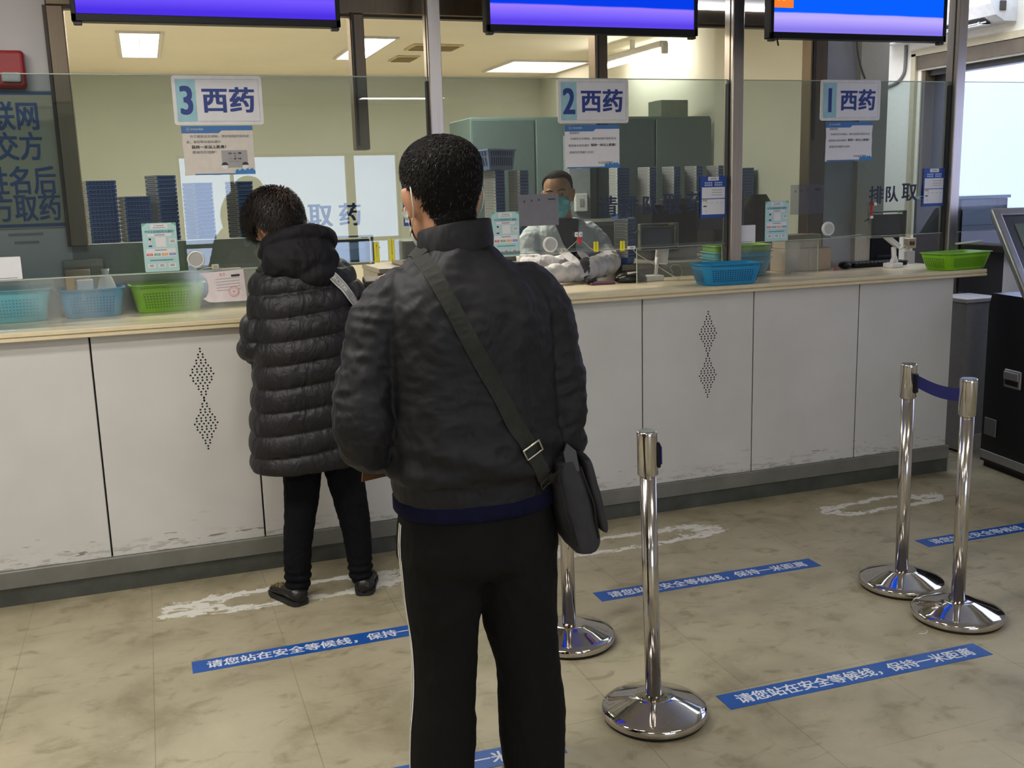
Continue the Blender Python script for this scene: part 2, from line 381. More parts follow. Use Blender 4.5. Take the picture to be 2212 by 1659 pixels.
m.box((XR + .09, wy1 - .017, (wz0 + wz1) / 2), (.16, .03, wz1 - wz0), FRB); m.box((XR + .12, wy1 - .1, (wz0 + wz1) / 2), (.05, .14, wz1 - wz0), FRD); m.box((XR + .1, wy1 - .25, (wz0 + wz1) / 2), (.05, .05, wz1 - wz0), FRB)
m.box((XR + .1, 4.55, (wz0 + wz1) / 2), (.05, .06, wz1 - wz0), FRB); m.box((XR + .06, (wy0 + wy1) / 2, wz0 + .02), (.2, wy1 - wy0, .04), TRM)
w2 = struct('window_2', m)
m = MB(); m.quad(wy1 - wy0, wz1 - wz0, bpy.data.materials['window_glass'], PL((XR + .13, (wy0 + wy1) / 2, (wz0 + wz1) / 2), (0, -1, 0))); m.obj('pane', w2)
# building across the courtyard: pale painted brick
t = NT('pale_brick'); v = t.coord(); br = t.n('ShaderNodeTexBrick'); t.l(t.mapping(v, (1, 1, 1), rot=(pi / 2, 0, pi / 2)), br.inputs[0])
br.inputs['Color1'].default_value = rgba((230, 226, 238)); br.inputs['Color2'].default_value = rgba((218, 214, 230)); br.inputs['Mortar'].default_value = rgba((196, 192, 210)); br.inputs['Scale'].default_value = 3.2; br.inputs['Mortar Size'].default_value = .012
pb = t.n('ShaderNodeBsdfPrincipled'); t.l(br.outputs[0], pb.inputs['Base Color']); pb.inputs['Roughness'].default_value = .9
BRICK = t.done(pb.outputs[0])
m = MB(); m.box((8.3, 6.0, 2.5), (.2, 16, 5), BRICK); 
struct('exterior_wall', m)

# ------------------------------------------------------------------ counter
cnt = empty('service_counter', 'long light grey panelled pharmacy counter on a dark stone plinth', 'counter', TR(1.2, 4.7, 0))
ci = cnt.matrix_world.inverted()
m = MB(); m.box((1.07, 4.45, .0365), (6.06, .10, .073), PLINTH_D); m.box((1.07, 4.444, .1125), (6.06, .108, .075), PLINTH_G, .004); m.obj('plinth', cnt, ci)
m = MB(); m.box((1.08, 4.71, .615), (6.0, .56, .93), plain('dark_gap', (38, 32, 30), .8)); m.obj('carcass', cnt, ci)
seams = [-2.14, -1.51, -.882, -.254, .375, 1.0, 1.61, 2.216, 2.837, 3.473, 4.087]
HOLE = plain('vent_hole', (30, 28, 26), .9)
for i in range(len(seams) - 1):
    a, b = seams[i] + .0035, seams[i + 1] - .0035
    m = MB(); m.box(((a + b) / 2, 4.418, .616), (b - a, .026, .932), PANEL, .002)
    dc = {3: at(441, 862, 4.405), 7: at(1529, 766, 4.405), 5: Vector((1.30, 4.405, .72))}.get(i)
    if dc is not None:
        for dz in (.105, -.105):
            for r in range(-9, 10):
                nn = int(round((9.6 - abs(r)) * .62))
                if abs(r) == 9: nn = 1
                for k in range(nn): m.disc(.0042, HOLE, PL((dc.x + (k - (nn - 1) / 2) * .0185, 4.4045, dc.z + dz + r * .0122)), n=8)
    m.obj('front_panel', cnt, ci)
# worktop
prof = [(4.372, 1.120), (4.368, 1.117), (4.368, 1.104), (4.376, 1.102), (4.376, 1.099), (4.366, 1.097), (4.366, 1.086), (4.372, 1.083), (4.99, 1.083), (4.99, 1.12)]
m = MB(); n = len(prof); xs = (-2.3, 4.27)
vs = [(x, y, z) for x in xs for y, z in prof]
m.add(vs, [tuple(range(n))[::-1], tuple(range(n, 2 * n))] + [(i, (i + 1) % n, n + (i + 1) % n, n + i) for i in range(n - 1)], TOPE)
m.add([(-2.3, 4.372, 1.1202), (4.27, 4.372, 1.1202), (4.27, 4.99, 1.1202), (-2.3, 4.99, 1.1202)], [(0, 1, 2, 3)], TOPM)
tag(m.obj('worktop', None), 'long cream laminate worktop with stepped beige edge, running along the counter', 'worktop')

# ------------------------------------------------------------------ steel posts and glass
def post(xf, w, label):
    t = empty('steel_post', label, 'post', TR(xf + w / 2, 4.66, ZT), 'steel posts that hold the counter glass')
    m = MB(); m.box((0, 0, .84), (w, .085, 1.68), STEEL, .004); m.obj('upright', t)
    m = MB(); m.box((-w / 2 - .001, -.014, .84), (.003, .006, 1.68), plain('dark_line', (50, 44, 38), .5)); m.box((-w / 2 - .004, .0, .497), (.008, .03, .98), plain('black_gasket', (40, 40, 42), .6)); m.obj('gasket_strip', t)
    m = MB(); m.box((0, 0, .004), (w + .03, .11, .008), STEEL, .002); m.obj('foot_plate', t)
    return t
p1x = at(929, 200, 4.617).x; p2x = at(1583, 200, 4.617).x; p3x = at(2069, 120, 4.617).x
post(p1x, at(957, 200, 4.617).x - p1x, 'steel post between windows 3 and 2, behind the man in the black jacket')
post(p2x, at(1607, 200, 4.617).x - p2x, 'steel post between windows 2 and 1, beside the blue basket')
post(p3x, .063, 'steel post at the end of the counter, beside the green basket')
zt, zb = at(740, 165, YGL).z, at(550, 578, YGL).z
def pane(x0, x1, label, z0=None):
    z0 = zb if z0 is None else z0
    m = MB(); m.quad(x1 - x0, zt - z0, GLASS, PL(((x0 + x1) / 2, YGL, (zt + z0) / 2)))
    t = tag(m.obj('counter_glass'), label, 'glass pane', 'upper glass panes of the counter')
    m = MB(); m.box(((x0 + x1) / 2, YGL + .004, zt), (x1 - x0, .009, .004), GEDGE); m.box(((x0 + x1) / 2, YGL + .004, z0), (x1 - x0, .009, .003), GEDGE); m.box((x1, YGL + .004, (zt + z0) / 2), (.003, .009, zt - z0), GEDGE); m.obj('polished_edge', t)
    return t
pane(-2.2, p1x - .004, 'tinted glass pane of window 3, carrying the sign with the number 3')
pane(p1x + .07, p2x - .004, 'tinted glass pane of window 2, in front of the pharmacist')
pane(p2x + .07, p3x - .004, 'tinted glass pane of window 1, carrying the sign with the number 1')
pane(p3x + .07, p3x + .95, 'tinted glass pane beyond the last steel post, before the courtyard window')
def lower(x0, x1, Y, z1, label, mat, rot=0):
    t = empty('acrylic_screen', label, 'acrylic screen', TR(x0, Y, ZT) @ RZ(rot), 'low acrylic screens standing on the worktop'); w = x1 - x0
    m = MB(); m.quad(w, z1 - ZT, mat, PL((w / 2, 0, (z1 - ZT) / 2 + .001))); m.obj('sheet', t)
    m = MB(); m.box((w / 2, .002, z1 - ZT), (w, .005, .003), GEDGE); m.box((w, .002, (z1 - ZT) / 2), (.003, .005, z1 - ZT), GEDGE); m.box((0, .002, (z1 - ZT) / 2), (.003, .005, z1 - ZT), GEDGE); m.obj('cut_edge', t)
    return t
lower(-2.1, at(570, 600, 4.50).x, 4.50, at(300, 592, 4.50).z, 'frosted low acrylic screen in front of three coloured baskets', ACRYL)
lower(at(1376, 600, 4.70).x, at(1560, 560, 4.70).x, 4.70, at(1400, 536, 4.70).z, 'hazy low acrylic screen behind the blue basket', ACRYL2)
lower(at(1607, 600, 4.70).x - .02, at(1767, 560, 4.70).x, 4.70, at(1700, 520, 4.70).z, 'frosted low acrylic screen before the stacked green and blue baskets', ACRYL)
m = MB(); a = at(1240, 553, 4.65); b = at(1563, 532, 4.65); m.quad(b.x - a.x + .5, .016, CLEAR, PL(((a.x + b.x) / 2 - .25, 4.65, zb + .008))); tag(m.obj('clear_strip'), 'clear plastic strip held by yellow clips along the glass bottom', 'plastic strip')

# ------------------------------------------------------------------ television screens
def tv_mat(name, stops, power):
    t = NT(name); sp = t.n('ShaderNodeSeparateXYZ'); t.l(t.coord(), sp.inputs[0])
    nz = t.noise(t.coord(), 3, 2)
    c = t.ramp(t.math('DIVIDE', t.math('ADD', sp.outputs[2], t.math('MULTIPLY', nz, .01)), .6), [(p / .6, rgba(k)) for p, k in stops])
    e = t.n('ShaderNodeEmission'); t.l(c, e.inputs[0]); e.inputs[1].default_value = power; return t.done(e.outputs[0])
def tv(xa, xb, z0, label, mat, extra=None):
    w = xb - xa; t = empty('wall_television', label, 'television', TR((xa + xb) / 2, 4.30, z0), 'televisions hung above the counter windows')
    m = MB(); m.box((0, .03, .29), (w, .05, .58), BLACKP, .004); m.box((0, .002, .014), (w, .012, .028), BLACKP, .002); m.box((0, .002, .566), (w, .012, .028), BLACKP, .002)
    for s in (-1, 1): m.box((s * (w / 2 - .009), .002, .29), (.018, .012, .58), BLACKP, .002)
    m.box((-w / 2 + .02, .02, -.006), (.03, .03, .012), DARKP, .002); m.box((w / 2 - .02, .02, -.006), (.03, .03, .012), DARKP, .002)
    m.obj('casing', t)
    m = MB(); m.add([(-w / 2 + .016, .003, .026), (w / 2 - .016, .003, .026), (w / 2 - .016, .003, .556), (-w / 2 + .016, .003, .556)], [(0, 1, 2, 3)], mat); m.obj('screen', t)
    m = MB(); m.box((0, .08, .62), (.12, .05, .75), DARKP, .004); m.obj('ceiling_bracket', t)
    return t
T3 = tv_mat('screen_three', [(0, (74, 44, 214)), (.05, (74, 48, 222)), (.10, (112, 84, 248)), (.2, (60, 60, 240)), (.6, (20, 70, 235))], .58)
T2 = tv_mat('screen_two', [(0, (92, 72, 214)), (.05, (88, 64, 226)), (.09, (128, 104, 250)), (.115, (150, 120, 255)), (.122, (6, 58, 226)), (.6, (10, 70, 235))], .58)
T1 = tv_mat('screen_one', [(0, (124, 112, 214)), (.05, (134, 120, 228)), (.10, (184, 168, 252)), (.118, (176, 164, 252)), (.124, (8, 92, 250)), (.6, (10, 92, 250))], .58)
ztv = .5 * (at(155, 45, 4.3).z + at(1507, 78, 4.3).z)
tv(at(154, 40, 4.3).x, at(736, 60, 4.3).x, ztv, 'television with a plain violet blue screen, above window 3', T3)
tv(at(1051, 60, 4.3).x, at(1507, 70, 4.3).x, ztv, 'television with a violet screen and thin blue band, above window 2', T2)
tv1 = tv(at(1664, 70, 4.3).x, at(2043, 80, 4.3).x, ztv, 'television with a blue, lavender and orange picture, above window 1', T1)
w = at(2043, 80, 4.3).x - at(1664, 70, 4.3).x
m = MB(); m.add([(-w / 2 + .017, .0015, .137), (-w / 2 + .125, .0015, .137), (-w / 2 + .125, .0015, .25), (-w / 2 + .017, .0015, .25)], [(0, 1, 2, 3)], emit('screen_orange', (255, 128, 44), .56))
for px in (-.085, -.058): m.add([(-w / 2 + .125 + px, .001, .168), (-w / 2 + .14 + px, .001, .172), (-w / 2 + .15 + px, .001, .182), (-w / 2 + .13 + px, .001, .182)], [(0, 1, 2, 3)], emit('screen_white', (250, 240, 235), .56))
m.obj('orange_logo', tv1)
m = MB(); m.tube([(at(1680, 85, 4.32).x, 4.33, ztv + .01), (at(1684, 96, 4.32).x, 4.33, ztv - .03)], .004, BLACKP); m.obj('cable_stub', tv1, tv1.matrix_world.inverted())

# ------------------------------------------------------------------ lights
def ceiling_light(x0, x1, y0, y1, z, label, power, col=(255, 244, 222), name='ceiling_light', group=None, split=True):
    t = empty(name, label, 'ceiling light', TR((x0 + x1) / 2, (y0 + y1) / 2, z), group); w, d = x1 - x0, y1 - y0
    m = MB()
    for s in (-1, 1): m.box((s * (w / 2), 0, -.008), (.025, d + .025, .016), WHITE); m.box((0, s * (d / 2), -.008), (w - .02, .025, .016), WHITE)
    if split: m.box((0, 0, -.012), (.006, d, .004), WHITE)
    m.obj('frame', t)
    m = MB(); m.add([(-w / 2, -d / 2, -.01), (w / 2, -d / 2, -.01), (w / 2, d / 2, -.01), (-w / 2, d / 2, -.01)], [(3, 2, 1, 0)], emit('light_%d_%d' % (power * 10, col[2]), col, power)); m.obj('diffuser', t)
    return t
ZC = 2.75
def cl(p): return atz(p[0], p[1], ZC)
a, b, c, d = cl((257, 67)), cl((350, 68)), cl((340, 120)), cl((258, 120))
ceiling_light((a.x + d.x) / 2, (b.x + c.x) / 2, (a.y + b.y) / 2, (c.y + d.y) / 2, ZC, 'square lit ceiling panel of the pharmacy, above the number 3 sign', 11, group='pharmacy ceiling panels')
a, b, c, d = cl((785, 80)), cl((858, 78)), cl((790, 125)), cl((720, 125))
ceiling_light((a.x + d.x) / 2, (b.x + c.x) / 2, (a.y + b.y) / 2, (c.y + d.y) / 2, ZC, 'square lit ceiling panel of the pharmacy, behind the bronze mullion', 11, group='pharmacy ceiling panels')
a, b = cl((1100, 132)), cl((1235, 114))
ceiling_light(a.x, a.x + .75, a.y - .1, a.y + .75, ZC, 'dim square ceiling panel of the pharmacy, above the number 2 sign', 1.3, group='pharmacy ceiling panels', split=False)
for x, y in ((.1, 5.95), (1.7, 5.95)):  # unseen panels behind the header, added to brighten the pharmacy
    ceiling_light(x - .3, x + .3, y - .3, y + .3, ZC, 'unseen square ceiling panel added to brighten the pharmacy, above the counter desks', 26, group='unseen added pharmacy ceiling panels')
# hanging fluorescent batten
p0, p1 = atz(1434, 104, 2.62), atz(1306, 140, 2.62)
dv = (p1 - p0); L = dv.length; ang = math.atan2(dv.y, dv.x)
t = empty('fluorescent_batten', 'long bare fluorescent batten light under the pharmacy ceiling, above window 2', 'ceiling light', TR(*(p0 + p1) / 2) @ RZ(ang))
m = MB(); m.box((0, 0, .03), (L, .07, .05), WHITE, .006); m.box((-L / 2 - .01, 0, .0), (.03, .05, .08), WHITE, .005); m.box((L / 2 + .01, 0, .0), (.03, .05, .08), WHITE, .005); m.box((0, 0, .09), (.03, .03, .08), WHITE); m.obj('housing', t)
m = MB(); m.tube([(-L / 2, 0, -.02), (L / 2, 0, -.02)], .016, emit('tube_light', (255, 250, 235), 22)); m.obj('tube', t)
# air vents
VENT = plain('vent_cream', (206, 192, 152), .6); VEND = plain('vent_slat_tan', (150, 134, 98), .7)  # slats take a darker tan than the frame
for (p, q, lab) in (((872, 106), (1003, 96), 'cream slatted ceiling vent, nearer the number 2 sign'), ((838, 131), (908, 120), 'small cream ceiling vent with dark slats, beside the square light')):
    a, b = cl(p), cl(q); t = empty('ceiling_vent', lab, 'air vent', TR((a.x + b.x) / 2, (a.y + b.y) / 2, ZC), 'air vents in the pharmacy ceiling')
    w, d = abs(b.x - a.x), max(.3, abs(b.y - a.y))
    m = MB(); m.box((0, 0, -.006), (w, d, .012), VENT, .003); m.obj('frame', t)
    m = MB()
    for k in range(7): m.box((0, (k - 3) * d / 8.5, -.015), (w * .86, d / 22, .008), VEND)
    m.obj('slats', t)
# tube light on the upper wall seen between the televisions
a, b = at(1512, 12, 4.97), at(1660, 20, 4.97)
t = empty('wall_tube_light', 'white fluorescent tube light on the wall above the bronze header', 'wall light', TR((a.x + b.x) / 2, 4.97, a.z))
m = MB(); m.box((0, 0, .02), (1.25, .05, .06), WHITE, .006); m.obj('housing', t)
m = MB(); m.tube([(-.6, -.03, -.012), (.6, -.03, -.012)], .014, emit('tube_cool', (250, 250, 255), 5)); m.obj('tube', t)
# ceiling lights of the waiting hall (they mirror in the glass and in the chrome)
g = 'ceiling panels of the waiting hall'; lq = atz(868, 192, 2.9)
for i, (x, y) in enumerate(((-1.3, 3.2), (-.1, 2.3), (-1.2, -1.2), (1.2, -1.6), (-3.6, .4), (-3.2, -3.8), (2.6, .5), (4.65, 5.55), (lq.x * (9.32 + 5.0) / lq.y, -5.0))):  # right-hand and corridor panels are added to brighten floor and walls
    ceiling_light(x - .6, x + .6, y - .15, y + .15, 2.9, 'unseen lit ceiling panel of the waiting hall', 7 if y > 5 else 10 if x > 2 else 20 if y > 0 else 14, (255, 250, 241), group=g, split=False)
# courtyard sky
W = bpy.data.worlds.new('sky'); SC.world = W; W.use_nodes = True
bg = W.node_tree.nodes['Background']; bg.inputs[0].default_value = (.64, .755, 1.0, 1); bg.inputs[1].default_value = 3.6
for loc, rot, sx, sy in (((2.07, -6.3, 1.22), (pi / 2, 0, 0), 3.2, 2.0), ((XR + .4, 4.67, 1.75), (0, pi / 2, 0), 1.25, 2.95)):
    L = bpy.data.lights.new('window_portal', 'AREA'); L.shape = 'RECTANGLE'; L.size = sx; L.size_y = sy; L.cycles.is_portal = True
    o = bpy.data.objects.new('window_portal', L); COL.objects.link(o); o.location = loc; o.rotation_euler = rot
SC.view_settings.view_transform = 'Standard'; SC.view_settings.look = 'None'; SC.view_settings.exposure = .92
SC.cycles.use_denoising = True; SC.cycles.max_bounces = 7; SC.cycles.use_adaptive_sampling = True; SC.cycles.adaptive_threshold = .03; SC.cycles.transparent_max_bounces = 16; SC.cycles.sample_clamp_indirect = 6
SC.cycles.diffuse_bounces = 3; SC.cycles.glossy_bounces = 4; SC.cycles.caustics_reflective = False; SC.cycles.caustics_refractive = False
# ------------------------------------------------------------------ signs and papers on the glass
YS = YGL - .006
def corner(pts, Y):    # centre, width, height from four photo corners (tl, tr, br, bl)
    q = [at(p[0], p[1], Y) for p in pts]
    return (q[0] + q[1] + q[2] + q[3]) / 4, ((q[1] - q[0]).length + (q[2] - q[3]).length) / 2, ((q[0] - q[3]).length + (q[1] - q[2]).length) / 2
STEAL = plain('sign_teal', (150, 196, 206), .45)
def window_sign(num, pts, label):
    c, w, h = corner(pts, YS); t = empty('window_sign', label, 'sign', PL((c.x, YS, c.z)), 'numbered window signs')
    m = MB(); m.rrect(w, h, .012, 0, .008, WHITE, None); m.obj('frame', t)
    m = MB(); z = .0085; m.quad(w - .03, h - .03, PAPER, Matrix(), z); m.quad((w - .03) * .235, h - .03, STEAL, Matrix(), z + .0004, -(w - .03) * .382, 0)
    m.text(num, h * .56, INKB, TR(-(w - .03) * .383, 0, z + .0006), .028, sx=.78 if num != '1' else .8)
    m.text('西药', h * .50, INKB, TR((w - .03) * .125, .002, z + .0006), .032, sx=1.0, track=1.04)
    for sx, sy, ww, hh in ((0, 1, w - .03, .0012), (0, -1, w - .03, .0012), (1, 0, .0012, h - .03), (-1, 0, .0012, h - .03)): m.quad(ww, hh, GREYIN, Matrix(), z + .0003, sx * (w - .03) / 2, sy * (h - .03) / 2)
    m.obj('printed_panel', t); return t
window_sign('3', ((368, 163), (563, 165), (570, 270), (378, 270)), 'white window sign with the number 3 and 西药')
window_sign('2', ((1204, 170), (1355, 172), (1357, 265), (1205, 268)), 'white window sign with the number 2 and 西药')
window_sign('1', ((1772, 172), (1900, 174), (1899, 260), (1771, 261)), 'white window sign with the number 1 and 西药')
BLUE2 = plain('notice_light_blue', (54, 128, 190), .5); CREASE = plain('worn_paper', (214, 206, 196), .7, var=.04)
def notice(kind, pts, label):
    c, w, h = corner(pts, YS); t = MB(); M0 = PL((0, 0, 0)); z = .0006
    pap = CREASE if kind == 3 else PAPER
    edge = []
    rnd = random.Random(kind)
    for k in range(15): edge.append((-w / 2 + w * k / 14, -h / 2 + (rnd.random() * .004 if k not in (0, 14) else 0)))
    rt = [(w / 2 - (rnd.random() * .004 if kind == 1 else 0), -h / 2 + h * k / 8) for k in range(1, 8)]
    lf = [(-w / 2 + (rnd.random() * .004 if kind != 2 else 0), h / 2 - h * k / 8) for k in range(1, 8)]
    t.poly(edge + rt + [(w / 2, h / 2), (-w / 2, h / 2)] + lf, pap, M0)
    t.poly([(-w / 2, h / 2), (-w / 2, h / 2 - .03), (.005, h / 2 - .03), (.018, h / 2 - .019), (w / 2, h / 2 - .019), (w / 2, h / 2)], BANNER, M0, z)
    t.disc(.008, GREYIN, M0, z * 1.5, -w / 2 + .027, h / 2 - .0135); t.disc(.0062, BANNER, M0, z * 1.8, -w / 2 + .027, h / 2 - .0135); t.disc(.0035, GREYIN, M0, z * 2, -w / 2 + .027, h / 2 - .0135)
    t.text('中日友好医院', .0085, PAPER, M0 @ TR(-w / 2 + .064, h / 2 - .0135, z), 0, maxw=.05)
    if kind == 3:
        t.text('为了避免交叉感染，更好地保护您的安', .0115, INKG, M0 @ TR(.008, h / 2 - .043, z), .01, maxw=w * .83)
        t.text('全，请您等诊或沟通时', .0115, INKG, M0 @ TR(-.06, h / 2 - .0655, z), .01, maxw=w * .48)
        t.text('保持一米以上距离！', .0135, INKK, M0 @ TR(-.04, h / 2 - .087, z), .03, maxw=w * .48)
        t.text('感谢您的理解！', .0115, INKG, M0 @ TR(-.06, h / 2 - .109, z), .01, maxw=w * .33)
        t.quad(.108, .073, GREYIN, M0, z, .064, -.036)
        t.text('贴 心 等', .008, INKK, M0 @ TR(.066, -.012, z * 2), .01, maxw=.055); t.text('+', .006, INKK, M0 @ TR(.066, -.024, z * 2), .03); t.text('一 米 线', .008, INKK, M0 @ TR(.066, -.035, z * 2), .01, maxw=.05); t.quad(.05, .002, INKG, M0, z * 2, .066, -.046)
        for s in (-1, 1):
            t.disc(.013, PAPER, M0, z * 2, .064 + s * .043, -.066); t.poly([(.064 + s * .043 + .014 * math.cos(a), -.062 + .013 * math.sin(a)) for a in [k * pi / 8 for k in range(9)]], INKK, M0, z * 2.4)
        t.quad(.23, .005, BANNER, M0, z * 2, .01, -h / 2 + .004)
    else:
        f = w / .285
        t.text('患者您好：', .0105, INKG, M0 @ TR(-w / 2 + .052, h / 2 - .037, z), .015, maxw=.055)
        t.text('为避免交叉感染，更好地保护您的安全', .0115, INKG, M0 @ TR(.006, h / 2 - .064, z), .01, maxw=w * .84)
        t.text('请您候诊或沟通时', .0115, INKG, M0 @ TR(-w * .25, h / 2 - .096, z), .01, maxw=w * .38)
        t.text('保持一米以上距离！', .0125, INKK, M0 @ TR(w * .2, h / 2 - .094, z), .03, maxw=w * .46)
        t.text('感谢您的理解与支持！', .0115, INKG, M0 @ TR(-w * .2, h / 2 - .128, z), .01, maxw=w * .44)
        t.text('中日友好医院', .011, INKK, M0 @ TR(w * .24, -h / 2 + .026, z), .005, maxw=w * .27)
        t.quad(w - .02, .006, BANNER, M0, z, 0, -h / 2 + .0045)
    x0 = w / 2 - .086 if kind == 3 else w / 2 - .082
    t.poly([(x0, -h / 2 + .003), (x0 + .004, -h / 2 + .02), (x0 + .012, -h / 2 + .024), (x0 + .02, -h / 2 + .016), (x0 + .03, -h / 2 + .026), (x0 + .042, -h / 2 + .018), (x0 + .055, -h / 2 + .027), (x0 + .062, -h / 2 + .02), (w / 2 - .014, -h / 2 + .028), (w / 2, -h / 2 + .014), (w / 2, -h / 2 + .001)], BLUE2, M0, z * 3)
    return tag(t.obj('paper_notice', None, TR(c.x, YS, c.z)), label, 'notice', 'blue topped notices below the window signs')
notice(3, ((390, 272), (545, 272), (552, 378), (400, 378)), 'worn notice with a grey cartoon inset, below the number 3 sign')
notice(2, ((1218, 270), (1338, 270), (1338, 364), (1223, 363)), 'clean white notice with blue header, below the number 2 sign')
notice(1, ((1783, 263), (1884, 263), (1884, 348), (1783, 348)), 'frayed white notice with blue header, below the number 1 sign')
def leaflet(pts, label):
    c, w, h = corner(pts, YS); t = MB(); M0 = PL((0, 0, 0)); z = .0006; k = h / .2
    t.rrect(w, h, .006, 0, .0008, PAPERT, M0); z = .0014
    t.quad(w * .5, h * .1, PAPER, M0, z, 0, h * .425); t.disc(.0028, GREYIN, M0, z * 1.4, -w * .12, h * .445); t.quad(w * .22, .004, GREYIN, M0, z * 1.4, w * .03, h * .445); t.quad(w * .36, .003, GREYIN, M0, z * 1.4, 0, h * .405)
    TEALI = plain('teal_ink', (70, 138, 150), .6); GRN = plain('leaf_green', (120, 180, 150), .6)
    for s in (-1, 1): t.poly([(s * w / 2, h / 2), (s * (w / 2 - .022), h / 2), (s * w / 2, h / 2 - .016)][::s], GRN, M0, z)
    t.text('中日互联网医院开通啦！', .0115, TEALI, M0 @ TR(0, h * .325, z), .02, maxw=w * .84)
    t.quad(w * .68, h * .055, PAPER, M0, z, 0, h * .255); t.quad(w * .3, .0035, INKG, M0, z * 1.4, 0, h * .255)
    t.quad(w * .3, w * .3, PAPER, M0, z, w * .02, h * .11); t.quad(w * .2, h * .1, PAPER, M0, z, w * .36, h * .12)
    for q in (.135, .105): t.quad(w * .13, .0028, INKG, M0, z * 1.4, w * .36, h * q)
    # small doctor figure
    t.disc(.005, INKK, M0, z * 1.4, -w * .29, h * .17); t.poly([(-w * .34, h * .08), (-w * .24, h * .08), (-w * .26, h * .15), (-w * .32, h * .15)], PAPER, M0, z * 1.4); t.quad(w * .1, h * .03, INKB, M0, z * 1.4, -w * .29, h * .03); t.quad(.002, h * .05, plain('red_tie', (190, 90, 90), .6), M0, z * 1.6, -w * .28, h * .11)
    t.quad(w * .86, h * .17, PAPER, M0, z, 0, -h * .11); t.quad(w * .34, .0035, INKG, M0, z * 1.4, 0, -h * .055)
    for i, cc in enumerate(((214, 96, 98), (98, 160, 146), (232, 160, 84), (104, 138, 196))): t.quad(w * .18, h * .045, plain('chip_%d' % i, cc, .6), M0, z * 1.4, (i - 1.5) * w * .22, -h * .145); t.quad(w * .11, .002, PAPER, M0, z * 1.8, (i - 1.5) * w * .22, -h * .145)
    t.quad(w * .66, .004, TEALI, M0, z * 1.4, 0, -h * .26)
    for i in (-1, 0, 1): t.quad(w * .22, h * .085, PAPER, M0, z, i * w * .3, -h * .375); t.quad(w * .12, .0028, INKG, M0, z * 1.4, i * w * .3, -h * .36); t.quad(w * .12, .0028, INKG, M0, z * 1.4, i * w * .3, -h * .385)
    return tag(t.obj('teal_leaflet', None, TR(c.x, YS, c.z)), label, 'leaflet', 'teal leaflets on the glass')
leaflet(((305, 483), (380, 480), (388, 585), (314, 588)), 'teal leaflet on the glass of window 3, left of the bowed woman')
leaflet(((1063, 458), (1122, 457), (1122, 553), (1063, 556)), 'teal leaflet on window 2, partly behind the man in black')
leaflet(((1653, 436), (1703, 433), (1702, 518), (1652, 523)), 'teal leaflet on the glass of window 1')
CARDB = plain('card_blue', (38, 74, 156), .5)
def card(pts, label):
    c, w, h = corner(pts, YS); t = MB(); M0 = PL((0, 0, 0)); t.box((0, 0, 0), (w, h, .0012), CARDB, M=M0); z = .0016
    t.quad(w * .42, h * .095, PAPER, M0, z, 0, h * .445); t.quad(w * .22, .0025, INKG, M0, z * 1.4, 0, h * .455); t.quad(w * .3, .002, INKG, M0, z * 1.4, 0, h * .43)
    for r in (.345, .29):
        for k in range(9):
            if k != 4: t.quad(w * .062, h * .036, plain('pale_blue_ink', (170, 188, 226), .6), M0, z, (k - 4) * w * .078, h * r)
    t.quad(w * .9, h * .27, PAPER, M0, z, 0, h * .105); t.quad(w * .9, h * .37, PAPER, M0, z, 0, -h * .235)
    for r in (.17, .11, .05): t.quad(w * .4, .0022, INKG, M0, z * 1.4, w * .14, h * r)
    t.quad(w * .18, h * .035, plain('ochre', (198, 160, 84), .6), M0, z * 1.4, -w * .33, -h * .08); t.quad(w * .13, h * .03, INKK, M0, z * 1.4, -w * .33, -h * .22); t.quad(.002, h * .04, INKG, M0, z * 1.4, -w * .28, -h * .33)
    for k in range(4): t.quad(w * .1, .002, GREYIN, M0, z * 1.4, (k - 1.3) * w * .2, -h * .14)
    for k in range(3): t.quad(.003, .003, GREYIN, M0, z * 1.4, w * .33, -h * (.2 + .05 * k))
    return tag(t.obj('blue_card', None, TR(c.x, YS, c.z)), label, 'notice card', 'blue and white notice cards beside the posts')
card(((1513, 381), (1568, 381), (1568, 468), (1513, 472)), 'blue and white notice card on window 2, beside the steel post')
card(((1995, 365), (2041, 362), (2037, 443), (1993, 448)), 'blue and white notice card on window 1, at the counter end')
card(((869, 396), (926, 396), (928, 486), (872, 489)), "blue and white notice card on window 3, behind the man's ear")
def plain_card(pts, label):
    c, w, h = corner(pts, YS); t = MB(); M0 = PL((0, 0, 0)); t.rrect(w, h, .004, 0, .001, PAPER, M0); t.quad(w * .7, .0025, INKG, M0, .0016, 0, -h * .43)
    return tag(t.obj('white_card', None, TR(c.x, YS, c.z)), label, 'card', 'white cards on the glass')
plain_card(((-28, 557), (43, 554), (50, 603), (-20, 606)), 'small white card on the glass above the teal basket')
plain_card(((1590, 488), (1632, 485), (1631, 524), (1590, 526)), 'small white card on window 1, beside the steel post')
# big blue characters stuck to the glass
CHARB = plain('sticker_blue', (44, 82, 140), .5)
def chars(lst, label, h=.098):
    t = MB(); Yc = YGL + .003
    o = at(lst[0][1], lst[0][2], Yc)
    for ch, px, py in lst:
        q = at(px, py, Yc); t.text(ch, h * (.92 if ch == '队' else 1), CHARB, PL((q.x - o.x, 0, q.z - o.z)), .025)
    return tag(t.obj('glass_lettering', None, TR(o.x, Yc, o.z)), label, 'lettering', 'blue words stuck on the glass')
chars((('排', 590, 470), ('队', 640, 470), ('取', 692, 466), ('药', 756, 463)), 'blue lettering 排队取药 on the glass of window 3')
chars((('请', 1313, 446), ('排', 1360, 446), ('队', 1406, 443), ('取', 1452, 440), ('药', 1502, 436)), 'blue lettering 请排队取药 on the glass of window 2')
chars((('排', 1893, 421), ('队', 1927, 419), ('取', 1964, 415), ('药', 2002, 412)), 'blue lettering 排队取药 on the glass of window 1', .092)
